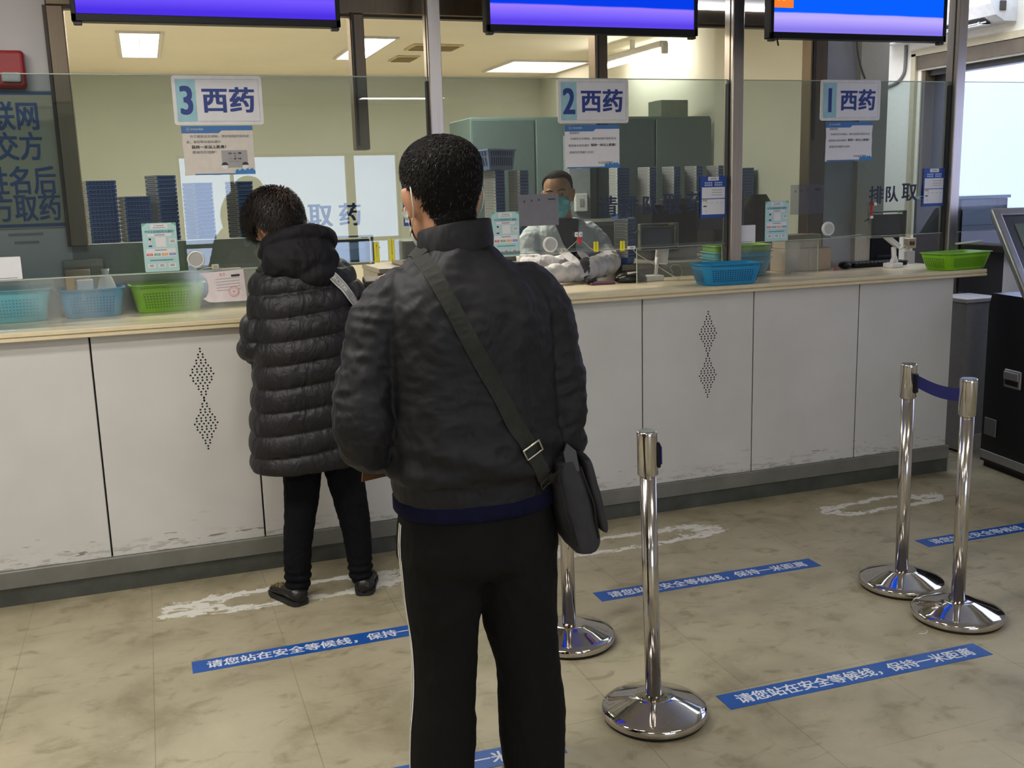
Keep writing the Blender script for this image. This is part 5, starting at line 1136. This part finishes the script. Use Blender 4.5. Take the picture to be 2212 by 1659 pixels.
trunk(mb, [(.892, .696, 2.30, .192, .150), (.92, .696, 2.30, .195, .153), (.952, .695, 2.30, .198, .156), (.975, .695, 2.298, .212, .172), (1.015, .694, 2.297, .214, .172), (1.10, .692, 2.298, .211, .163), (1.20, .69, 2.30, .208, .158), (1.30, .69, 2.298, .208, .152), (1.37, .687, 2.298, .196, .140), (1.415, .684, 2.30, .168, .12), (1.45, .680, 2.302, .125, .100), (1.475, .677, 2.304, .096, .088), (1.49, .676, 2.305, .084, .078)])
limb(mb, [(.535, 2.30, 1.375, .072), (.495, 2.297, 1.33, .074), (.468, 2.29, 1.25, .071), (.440, 2.278, 1.16, .069), (.432, 2.262, 1.085, .066), (.458, 2.325, 1.028, .060), (.50, 2.40, 1.01, .052), (.522, 2.435, 1.003, .046)])
limb(mb, [(.845, 2.30, 1.375, .072), (.878, 2.297, 1.33, .074), (.899, 2.29, 1.25, .069), (.913, 2.278, 1.16, .067), (.920, 2.268, 1.07, .064), (.921, 2.285, 1.0, .061), (.914, 2.31, .95, .055), (.909, 2.34, .93, .047)])
f1 = fold(1, .006, 9, (1, 1, .6)); f2 = fold(5, .004, 22, (.8, .8, 1.3))
def jd(c, n):
    k = .35 if c.z < .955 else 1.0
    arm = 1.5 if (c.x < .5 or c.x > .885) else 1.0
    low = math.exp(-((c.z - 1.0) / .05) ** 2) * .007 * math.sin(c.x * 24 + c.z * 60)
    return (f1(c, n) + f2(c, n) * arm) * k + (low if c.z > .955 else 0)
jk = fuse(mb, .006, NYL, 4, jd); J = link(jk, 'jacket', man, mi)
# stand collar
mb = MB(); rg = []
for rx, ry, z, cy in ((.088, .082, 1.468, 2.303), (.090, .084, 1.50, 2.305), (.086, .082, 1.536, 2.308), (.083, .079, 1.540, 2.308), (.079, .075, 1.532, 2.308), (.078, .072, 1.48, 2.305)): rg.append([(p[0] + .002, p[1], p[2] + .012 * (-(p[1] - cy) / ry) * 1.0 + .01 * (p[0] - .674) / rx) for p in sring((.674, cy, z), rx, ry, 48, 2.1)])
mb.loft(rg, NYL, cap=False); mb.obj('collar', J)
mb = MB(); mb.loft([[(p[0], p[1], p[2]) for p in sring((.696, 2.30, z), rx, ry, 48, 2.4)] for z, rx, ry in ((.866, .190, .150), (.87, .196, .155), (.90, .196, .155), (.912, .188, .147))], NAVY); mb.obj('undershirt', man, mi)
mb = MB()
trunk(mb, [(.895, .698, 2.30, .180, .138), (.82, .700, 2.298, .192, .148), (.76, .701, 2.295, .196, .145), (.725, .702, 2.297, .190, .126), (.695, .702, 2.30, .165, .09)][::-1])
limb(mb, [(.612, 2.285, .77, .104), (.607, 2.29, .66, .099), (.607, 2.30, .55, .085), (.602, 2.295, .44, .079), (.592, 2.29, .30, .080), (.586, 2.292, .17, .082), (.585, 2.296, .06, .078)])
limb(mb, [(.792, 2.285, .77, .104), (.800, 2.29, .66, .100), (.808, 2.30, .55, .094), (.826, 2.295, .43, .083), (.829, 2.29, .30, .085), (.83, 2.292, .17, .082), (.832, 2.296, .06, .076)])
f3 = fold(9, .006, 8, (1, 1, .45)); f4 = fold(2, .003, 20, (1, 1, .8))
tr = fuse(mb, .007, TRO, 14, lambda c, n: (f3(c, n) + f4(c, n)) * (1 if c.z < .8 else .5)); TRS = link(tr, 'trousers', man, mi)
WST = plain('white_piping', (226, 224, 218), .6)
for s, y in ((-1, 2.288), (1, 2.30)):
    for dy in (0, .014):
        P, Nn = ribbon(tr, [((.70 + s * .6, y + dy, z / 100), (-s, 0, 0)) for z in range(84, 4, -2)], .004, .001, WST, 0)
        strap_mb(P, Nn, .0035, WST, thick=.001).obj('side_piping', TRS)
for x in (.586, .831): shoe(man, (x, 2.235), (x + (x - .7) * .12, 2.505), BLACKP, plain('sole_dark', (30, 30, 30), .7)).matrix_local = mi
# held paper at the front
m = MB(); m.box((0, 0, 0), (.10, .004, .13), plain('brown_envelope', (112, 80, 52), .7), .001); tag(m.obj('envelope', None, TR(.515, 2.515, .955) @ RZ(.35) @ RX(.25)), "brown paper envelope held in front of the standing man's left side", 'envelope')
# ---- shoulder bag
BAGM = mat_cloth('bag_canvas', (58, 58, 62), .8, .35, 10, 900, .2); STRP = mat_cloth('strap_webbing', (44, 45, 41), .75, .1, 40, 900, .25); STRD = mat_cloth('strap_webbing_green', (34, 36, 32), .75, .1, 40, 900, .25)
bag = empty('shoulder_bag', "dark grey shoulder bag hanging at the standing man's right hip from a black strap", 'bag', TR(.975, 2.29, .82)); bi = bag.matrix_world.inverted()
MBG = TR(.926, 2.27, .872) @ RY(-.24) @ RX(.0) @ RZ(-.12)
def slab(mb, w, d, h, M, mat, e=3.2, taper=.85):
    rg = []
    for z, k in ((-.5, .55), (-.47, .82), (-.38, .98), (-.1, 1.03), (.2, .97), (.42, taper), (.5, taper * .8)): rg.append(sring((0, 0, z * h), w / 2 * k, d / 2 * (.94 + .06 * k), 32, e))
    mb.loft(rg, mat, M=M)
m = MB(); slab(m, .088, .26, .245, MBG, BAGM)
bme = fuse(m, .005, BAGM, 3, fold(3, .003, 14)); link(bme, 'bag_body', bag, bi)
m = MB(); slab(m, .026, .26, .19, MBG @ TR(.050, 0, .012), BAGM, 3.5, .9); fme = fuse(m, .005, BAGM, 2, fold(4, .002, 14)); link(fme, 'flap', bag, bi)
m = MB(); m.prism([(-.014, -.03), (.016, -.03), (.018, .02), (.0, .045), (-.013, .025)], 0, .006, plain('bag_tab', (76, 76, 80), .7), PL(MBG @ Vector((.008, -.118, .12)), (.96, 0, .2), (-.2, 0, .95))); m.obj('gusset_tab', bag, bi)
m = MB(); 
for s_ in (-1, 1): m.tube([tuple(MBG @ Vector(p)) for p in ((.028 * s_, -.124, .10), (.036 * s_, -.127, 0), (.028 * s_, -.123, -.09))], .0022, plain('seam_dark', (26, 26, 28), .8), 6)
m.obj('seam_piping', bag, bi)
# strap over the back: from the left shoulder to the right hip
ctr = [(.590, 1.474), (.600, 1.455), (.640, 1.375), (.676, 1.305), (.726, 1.21), (.772, 1.122), (.806, 1.05), (.840, .998), (.868, .935), (.893, .895)]
kk = [.99, .975, .955, .945, .938, .935, .932, .93, .935, .94]
ctr = [(x * k, 1.62 + (z - 1.62) * k) for (x, z), k in zip(ctr, kk)]
path = [((x, 1.6, z), (0, 1, 0)) for x, z in cat(ctr, 5)]
P, Nn = ribbon(jk, path, .02, .003, STRP, 0)
fr = [(.588, 1.478), (.60, 1.45), (.66, 1.33), (.74, 1.18), (.82, 1.05), (.89, .95)]
PF, NF = ribbon(jk, [((x, 3.0, z), (0, -1, 0)) for x, z in cat(fr, 6)], .02, .003, STRP, 0)
top = [(.583, 2.26 + .02 * k, 3.0) for k in range(5)]; PT, NTn = ribbon(jk, [((.586, 2.265 + .02 * k, 1.9), (0, 0, -1)) for k in range(5)], .02, .003, STRP, 0)
P2 = PF[::-1] + PT[::-1] + P; N2 = NF[::-1] + NTn[::-1] + Nn
end = MBG @ Vector((-.012, -.108, .115)); P2.append((P2[-1] + end) / 2 + Vector((.012, -.012, 0))); N2.append(N2[-1]); P2.append(end + Vector((0, -.012, 0))); N2.append(N2[-1])
for _ in range(2):
    N2 = [N2[0]] + [(N2[i] * 2 + N2[i - 1] + N2[i + 1]).normalized() for i in range(1, len(N2) - 1)] + [N2[-1]]
S = strap_mb(P2, N2, .0195, STRP).obj('strap', bag, bi)
bvj = BVHTree.FromPolygons([v.co for v in jk.vertices], [tuple(p.vertices) for p in jk.polygons])
def buckle(c, z, w, h, mat, name, ang):
    hit = bvj.ray_cast(Vector((c, 1.6, z)), Vector((0, 1, 0))); n = hit[1]; p = hit[0] + n * .010
    x = Vector((math.cos(ang), 0, math.sin(ang))); x = (x - n * x.dot(n)).normalized(); y = n.cross(x); Mx = Matrix(((x.x, y.x, n.x, p.x), (x.y, y.y, n.y, p.y), (x.z, y.z, n.z, p.z), (0, 0, 0, 1)))
    m = MB(); cs = [(-w / 2, -h / 2), (w / 2, -h / 2), (w / 2, h / 2), (-w / 2, h / 2), (-w / 2, -h / 2)]
    for a_, b_ in zip(cs, cs[1:]): m.tube([(a_[0], a_[1], 0), (b_[0], b_[1], 0)], .0026, mat, 8, M=Mx, round_ends=True)
    m.obj(name, S)
SILV = plain('buckle_metal', (190, 186, 176), .25, metal=1)
buckle(.789, 1.032, .044, .030, SILV, 'slide_buckle', .5); buckle(.836, .942, .046, .020, plain('buckle_dark', (60, 52, 46), .4, metal=.6), 'end_buckle', .35)

# ---- the woman bowed over the counter
PUF = mat_cloth('black_puffer_nylon', (24, 22, 27), .5, .35, 26, 600, .4); PUH = mat_cloth('black_hood_cloth', (22, 21, 25), .75, .5, 14, 700, .25); LEG = mat_cloth('black_leggings', (19, 19, 23), .9, .4, 16, 800, .12)
wom = empty('person', 'person in long black puffer coat bowed over the counter of window 3', 'person', TR(.56, 4.02, 0)); wi = wom.matrix_world.inverted()
hc = at(601, 492, 4.09)
Mw = TR(hc.x, 4.09, hc.z) @ RZ(.42) @ RX(-.78) @ Matrix.Scale(.98, 4)
mb = MB(); head_parts(mb, Mw)
mb.tube([tuple(Mw @ Vector((0, -.03, -.04))) + (.052,), (.535, 4.06, 1.41, .055), (.55, 4.04, 1.34, .07)], .05, SKIN1, 18)
trunk(mb, [(.72, .545, 4.0, .16, .12), (.9, .545, 4.0, .155, .115), (1.1, .555, 4.01, .15, .115), (1.25, .565, 4.04, .165, .11), (1.33, .565, 4.06, .13, .09), (1.38, .55, 4.06, .07, .06)])
WL = [(.43, 4.05, 1.30, .048), (.405, 4.045, 1.16, .042), (.372, 4.03, 1.05, .038), (.38, 4.16, 1.075, .034), (.435, 4.32, 1.145, .027)]
WR = [(.70, 4.05, 1.30, .048), (.76, 4.045, 1.16, .042), (.785, 4.03, 1.06, .038), (.75, 4.17, 1.09, .034), (.66, 4.33, 1.150, .027)]
limb(mb, WL); limb(mb, WR); hand(mb, (.445, 4.345, 1.15), (.35, .9, .02), (0, 0, 1), .9, .1, 1); hand(mb, (.648, 4.35, 1.152), (-.35, .9, .02), (0, 0, 1), .9, .1, -1)
limb(mb, [(.50, 4.0, .75, .075), (.498, 4.0, .50, .058), (.475, 3.99, .32, .047), (.452, 3.985, .08, .033)]); limb(mb, [(.645, 4.0, .75, .075), (.66, 4.0, .50, .058), (.69, 3.99, .32, .047), (.709, 3.98, .08, .033)])
limb(mb, [(.452, 3.975, .045, .026), (.428, 4.03, .035, .022), (.41, 4.06, .03, .02)]); limb(mb, [(.71, 3.975, .045, .026), (.727, 4.03, .035, .022), (.738, 4.06, .03, .02)])
wb = fuse(mb, .0045, SKIN2, 5); link(wb, 'body', wom, wi)
def w_hair(l):
    if l.z < -.1: return 0
    if l.y > .06: lo = .055
    elif l.y > .01: lo = -.01 + .065 * (l.y - .01) / .05
    elif l.y > -.03: lo = .012
    else: lo = -.02 - .07 * min(1, (-.03 - l.y) / .04)
    if abs(l.x) > .077 and l.z < .026: return 0
    return (l.z - lo) / .02 + .05
bald = lambda l: math.exp(-((l.x - .022) ** 2 + (l.y + .075) ** 2 + (l.z - .075) ** 2) / .0022)
me = hair_mesh(wb, Mw, w_hair, lambda l: .016 + .016 * max(0, min(1, (l.z + .03) / .1)) - .008 * bald(l), HAIR2, plain('grey_brown_hair', (112, 92, 78), .6), 15000, .038, (.02, -.07, .09), 9, .5, bald, .0014)
link(me, 'hair', wom, wi); mk = mask_part(wb, Mw, wom, MASKW); mk.matrix_local = wi; eyes(Mw, wom)
for o in wom.children:
    if o.name.startswith('eye'): o.matrix_local = wi
mb = MB()
trunk(mb, [(.560, .528, 4.0, .205, .165), (.575, .528, 4.0, .222, .178), (.66, .530, 4.0, .224, .178), (.77, .533, 4.0, .218, .172), (.88, .538, 4.0, .208, .165), (1.0, .545, 4.0, .200, .158), (1.1, .553, 4.005, .198, .152), (1.2, .562, 4.02, .200, .148), (1.29, .567, 4.04, .195, .140), (1.345, .566, 4.055, .165, .122), (1.385, .56, 4.065, .12, .1), (1.41, .553, 4.07, .09, .085)])
limb(mb, [(.445, 4.045, 1.30, .074), (.423, 4.05, 1.25, .078), (.415, 4.045, 1.18, .077), (.392, 4.035, 1.10, .076), (.370, 4.035, 1.045, .073), (.366, 4.10, 1.04, .069), (.385, 4.21, 1.115, .056), (.425, 4.30, 1.172, .042)])
limb(mb, [(.69, 4.045, 1.30, .074), (.715, 4.05, 1.25, .078), (.745, 4.045, 1.17, .077), (.772, 4.035, 1.09, .075), (.785, 4.04, 1.05, .072), (.778, 4.12, 1.06, .067), (.73, 4.24, 1.125, .056), (.675, 4.32, 1.172, .042)])
def quilt(c, n):
    tl = c.z - (c.x - .55) * .10 - .03 * (c.y - 4.0)
    arm = (c.x < .425 and c.z > .95 and n.x < .2) or c.y > 4.19
    if c.z > 1.335: return .001
    per = .088; u = ((tl - .562) / per) % 1.0
    s = abs(math.sin(pi * u)) ** .55
    cr = noise.noise(c * 38) * .004 * (1 - s) + noise.noise(Vector((c.x * 30, c.y * 30, c.z * 8))) * .0022 + noise.noise(c * 14) * .003
    return .0165 * (s - .75) + cr
pc = fuse(mb, .0055, PUF, 3, quilt); WC = link(pc, 'puffer_coat', wom, wi)
mb = MB()
mb.ell((0, 0, 0), (.150, .095, .105), PUH, TR(.548, 3.985, 1.370) @ RX(.25)); mb.ell((0, 0, 0), (.085, .07, .06), PUH, TR(.60, 3.955, 1.315) @ RZ(.2))
rimp = [(.55 + .125 * math.cos(a), 4.045 + .095 * math.sin(a), 1.422 - .055 * math.sin(a) + .012 * math.cos(a) , .030) for a in [2 * pi * k / 24 for k in range(25)]]
mb.tube(rimp, .03, PUH, 12)
hdm = fuse(mb, .006, PUH, 4, lambda c, n: fold(6, .008, 12, (1, 1, 1.2))(c, n)); link(hdm, 'hood', WC, WC.matrix_local.inverted() @ wi if False else Matrix())
mb = MB(); limb(mb, [(.50, 4.0, .66, .086), (.502, 4.0, .55, .078), (.490, 3.995, .42, .068), (.468, 3.988, .28, .059), (.456, 3.985, .16, .054), (.452, 3.983, .075, .050)]); limb(mb, [(.655, 4.0, .66, .086), (.662, 4.0, .55, .078), (.682, 3.995, .42, .070), (.70, 3.988, .28, .060), (.707, 3.984, .16, .052), (.709, 3.982, .075, .047)]); trunk(mb, [(.60, .575, 4.0, .14, .1), (.68, .575, 4.0, .15, .11), (.78, .57, 4.0, .15, .115)])
lg = fuse(mb, .0055, LEG, 3, lambda c, n: fold(8, .003, 16, (1, 1, 1.6))(c, n) + .004 * math.sin(c.z * 190) * math.exp(-((c.z - .10) / .05) ** 2)); link(lg, 'trousers', wom, wi)
GOLD = plain('shoe_gold', (150, 130, 88), .3, metal=.5); SHB = plain('shoe_black', (22, 20, 18), .35)
def sequins(mb, M, L):
    rg = random.Random(4)
    for k in range(90):
        u = rg.uniform(.5, .93); x = rg.uniform(-.034, .034); hh = .72 - (u - .55) if u < .75 else .52 - .67 * (u - .75); z = .0145 + .068 * hh * (.5 + .5 * math.sqrt(max(0, 1 - (x / .042) ** 2)))
        mb.quad(.008, .004, GOLD, M @ TR(x, u * L, z) @ RZ(rg.uniform(0, 3)) @ RX(-.2) @ RY(x * 14))
for hl, to in (((.458, 3.925), (.372, 4.13)), ((.708, 3.925), (.765, 4.14))): shoe(wom, hl, to, SHB, plain('sole_dark', (30, 30, 30), .7), w=.044, h=.068, extra=sequins).matrix_local = wi
# small metal zip pull at the coat side
m = MB(); m.tube([(.3445, 3.985, .80), (.336, 3.98, .765)], .004, plain('zip_metal', (130, 130, 130), .3, metal=.8), 8); m.obj('zip_pull', WC)
# ---- strap of the woman's bag
wbag = empty('shoulder_bag', "pale grey lettered bag strap crossing the back of the puffer coat", 'bag', TR(.80, 4.10, .95)); wbi = wbag.matrix_world.inverted()
SG = plain('strap_grey', (142, 142, 144), .6); SW = plain('strap_white', (206, 206, 202), .6)
ctr = [(at(x, y, 3.86).x, at(x, y, 3.86).z) for x, y in ((700, 590), (716, 603), (732, 620), (748, 640), (760, 662), (768, 690), (776, 730), (782, 790), (786, 850))]
P, Nn = ribbon(pc, [((x - .30, 2.86, z), (.30, 1, 0)) for x, z in cat(ctr, 6)], .02, .008, SG, 0)
for _ in range(8):
    P = [P[0]] + [P[i] * .5 + (P[i - 1] + P[i + 1]) * .25 for i in range(1, len(P) - 1)] + [P[-1]]
    Nn = [Nn[0]] + [(Nn[i] + Nn[i - 1] + Nn[i + 1]).normalized() for i in range(1, len(P) - 1)] + [Nn[-1]]
PFw, NFw = ribbon(pc, [((x, 5.0, z), (0, -1, 0)) for x, z in cat([(.50, 1.36), (.56, 1.25), (.66, 1.10), (.74, .98)], 6)], .02, .006, SG, 0)
SB = strap_mb(P, Nn, .0185, SW).obj('strap', wbag, wbi)
strap_mb([p + n * .0032 for p, n in zip(P, Nn)], Nn, .0145, SG, thick=.0008).obj('grey_band', SB)
ln = [0]
for a_, b_ in zip(P, P[1:]): ln.append(ln[-1] + (b_ - a_).length)
def onstrap(s, v, lift):
    s = max(0, min(ln[-1] - 1e-5, s)); i = max(k for k in range(len(ln) - 1) if ln[k] <= s); u = (s - ln[i]) / max(1e-6, ln[i + 1] - ln[i]); p = P[i].lerp(P[i + 1], u); n = Nn[i].lerp(Nn[i + 1], u).normalized(); t = (P[i + 1] - P[i]).normalized(); return tuple(p + t.cross(n).normalized() * v + n * (.0042 + lift))
m = MB()
for k in range(3): m.text('SKECHERS', .017, SW, Matrix(), .02, fn=lambda q, k=k: onstrap(.055 + .135 * k - q[0], q[1], .0004), maxw=.105)
m.obj('strap_lettering', SB)
strap_mb(PFw, NFw, .0185, SW).obj('front_strap', wbag, wbi)
m = MB(); slab(m, .08, .20, .17, TR(.835, 4.10, .93) @ RY(-.1), BLACKP); link(fuse(m, .006, BAGM, 3), 'bag_body', wbag, wbi)

# ---- the pharmacist
COAT = mat_cloth('white_coat_cloth', (206, 206, 212), .85, .4, 12, 600, .2); SHIRT = mat_cloth('grey_shirt', (84, 82, 92), .9, .3, 14, 600, .2)
ph = empty('person', 'person in white coat and blue mask standing behind window 2', 'person', TR(2.16, 5.30, 0)); phi = ph.matrix_world.inverted()
pcx = 2.17; hp = at(1206, 420, 5.22)
Mp = TR(hp.x, 5.22, hp.z) @ RZ(2.62) @ RX(-.12) @ RY(.06) @ Matrix.Scale(1.0, 4)
mb = MB(); head_parts(mb, Mp)
mb.tube([tuple(Mp @ Vector((0, -.03, -.05))) + (.055,), (pcx - .01, 5.28, 1.47, .058), (pcx, 5.29, 1.41, .07)], .05, SKIN1, 18)
trunk(mb, [(.80, pcx, 5.32, .16, .12), (1.0, pcx, 5.32, .16, .115), (1.2, pcx, 5.31, .155, .10), (1.34, pcx, 5.30, .145, .09), (1.39, pcx, 5.29, .11, .075), (1.44, pcx, 5.285, .07, .06)])
PLm = [(2.325, 5.295, 1.355, .042), (2.388, 5.24, 1.26, .045), (2.378, 5.14, 1.20, .040), (2.24, 5.03, 1.182, .034), (1.98, 4.94, 1.176, .027)]
PRm = [(2.015, 5.295, 1.355, .042), (1.955, 5.25, 1.26, .045), (1.945, 5.17, 1.205, .040), (2.02, 5.12, 1.20, .034), (2.12, 5.10, 1.20, .027)]
limb(mb, PLm); limb(mb, PRm); hand(mb, (1.96, 4.937, 1.172), (-.95, -.2, .0), (0, 0, 1), .95, .12, 1); hand(mb, (2.13, 5.10, 1.20), (1, .0, .0), (0, 0, 1), .9, .1, -1)
for s in (-1, 1): limb(mb, [(pcx + s * .09, 5.32, .85, .08), (pcx + s * .095, 5.31, .48, .056), (pcx + s * .1, 5.33, .09, .036)]); limb(mb, [(pcx + s * .1, 5.35, .05, .034), (pcx + s * .1, 5.26, .045, .034), (pcx + s * .1, 5.17, .035, .028)])
pb_ = fuse(mb, .0045, SKIN1, 5); link(pb_, 'body', ph, phi)
def p_hair(l):
    if l.z < -.08: return 0
    if l.y > .045: lo = .090
    elif l.y > .01: lo = .02 + .07 * (l.y - .01) / .035
    elif l.y > -.03: lo = .028
    else: lo = -.0 - .08 * min(1, (-.03 - l.y) / .045)
    if abs(l.x) > .077 and l.z < .03: return 0
    return (l.z - lo) / .02 + .05
link(hair_mesh(pb_, Mp, p_hair, lambda l: .004 + .005 * max(0, min(1, (l.z + .02) / .1)), HAIRM, None, 3500, .010, (0, -.05, .1), 5, .2), 'hair', ph, phi)
mask_part(pb_, Mp, ph, MASKM).matrix_local = phi; eyes(Mp, ph)
for o in ph.children:
    if o.name.startswith('eye'): o.matrix_local = phi
mb = MB()
trunk(mb, [(.62, pcx, 5.32, .215, .16), (.85, pcx, 5.32, .205, .155), (1.05, pcx, 5.315, .198, .142), (1.2, pcx, 5.31, .200, .138), (1.31, pcx, 5.30, .202, .13), (1.37, pcx, 5.295, .185, .118), (1.41, pcx, 5.29, .14, .10), (1.445, pcx - .003, 5.285, .095, .085)])
limb(mb, [(2.33, 5.295, 1.36, .068), (2.368, 5.27, 1.31, .069), (2.39, 5.235, 1.25, .066), (2.382, 5.15, 1.205, .062), (2.30, 5.07, 1.195, .057), (2.18, 5.0, 1.188, .051), (2.06, 4.955, 1.182, .046), (1.93, 4.93, 1.178, .043)])
limb(mb, [(2.01, 5.295, 1.36, .068), (1.970, 5.27, 1.31, .069), (1.95, 5.24, 1.25, .066), (1.945, 5.18, 1.21, .062), (2.0, 5.135, 1.205, .056), (2.10, 5.11, 1.205, .050), (2.16, 5.105, 1.205, .045)])
f5 = fold(12, .006, 10, (1, 1, .8)); f6 = fold(13, .004, 24)
cm = fuse(mb, .006, COAT, 3, lambda c, n: f5(c, n) + f6(c, n) + (.006 * math.sin(c.x * 70 + c.y * 60) if c.z < 1.26 and c.y < 5.2 else 0))
cm.materials.append(SHIRT)
for p in cm.polygons:
    c = p.center
    if c.y < 5.29 and c.z > 1.12 and abs(c.x - pcx + .01) < (c.z - 1.10) * .26 and c.y < 5.24: p.material_index = 1
CO = link(cm, 'white_coat', ph, phi)
bvc = BVHTree.FromPolygons([v.co for v in cm.vertices], [tuple(p.vertices) for p in cm.polygons])
for s in (-1, 1):
    P, Nn = ribbon(cm, [((pcx - .01 + s * (z - 1.10) * .29, 4.5, z), (0, 1, 0)) for z in [1.44 - .02 * k for k in range(15)]], .02, .003, COAT, 0)
    strap_mb(P, Nn, .024, COAT, thick=.004).obj('lapel', CO)
m = MB(); trunk(m, [(.06, pcx + .1, 5.33, .05, .05), (.4, pcx + .095, 5.32, .065, .065), (.85, pcx + .06, 5.32, .11, .11)]); trunk(m, [(.06, pcx - .1, 5.33, .05, .05), (.4, pcx - .095, 5.32, .065, .065), (.85, pcx - .06, 5.32, .11, .11)]); link(fuse(m, .008, LEG, 2), 'trousers', ph, phi)
for s in (-1, 1): shoe(ph, (pcx + s * .1, 5.40), (pcx + s * .11, 5.14), SHB, plain('sole_dark', (30, 30, 30), .7)).matrix_local = phi
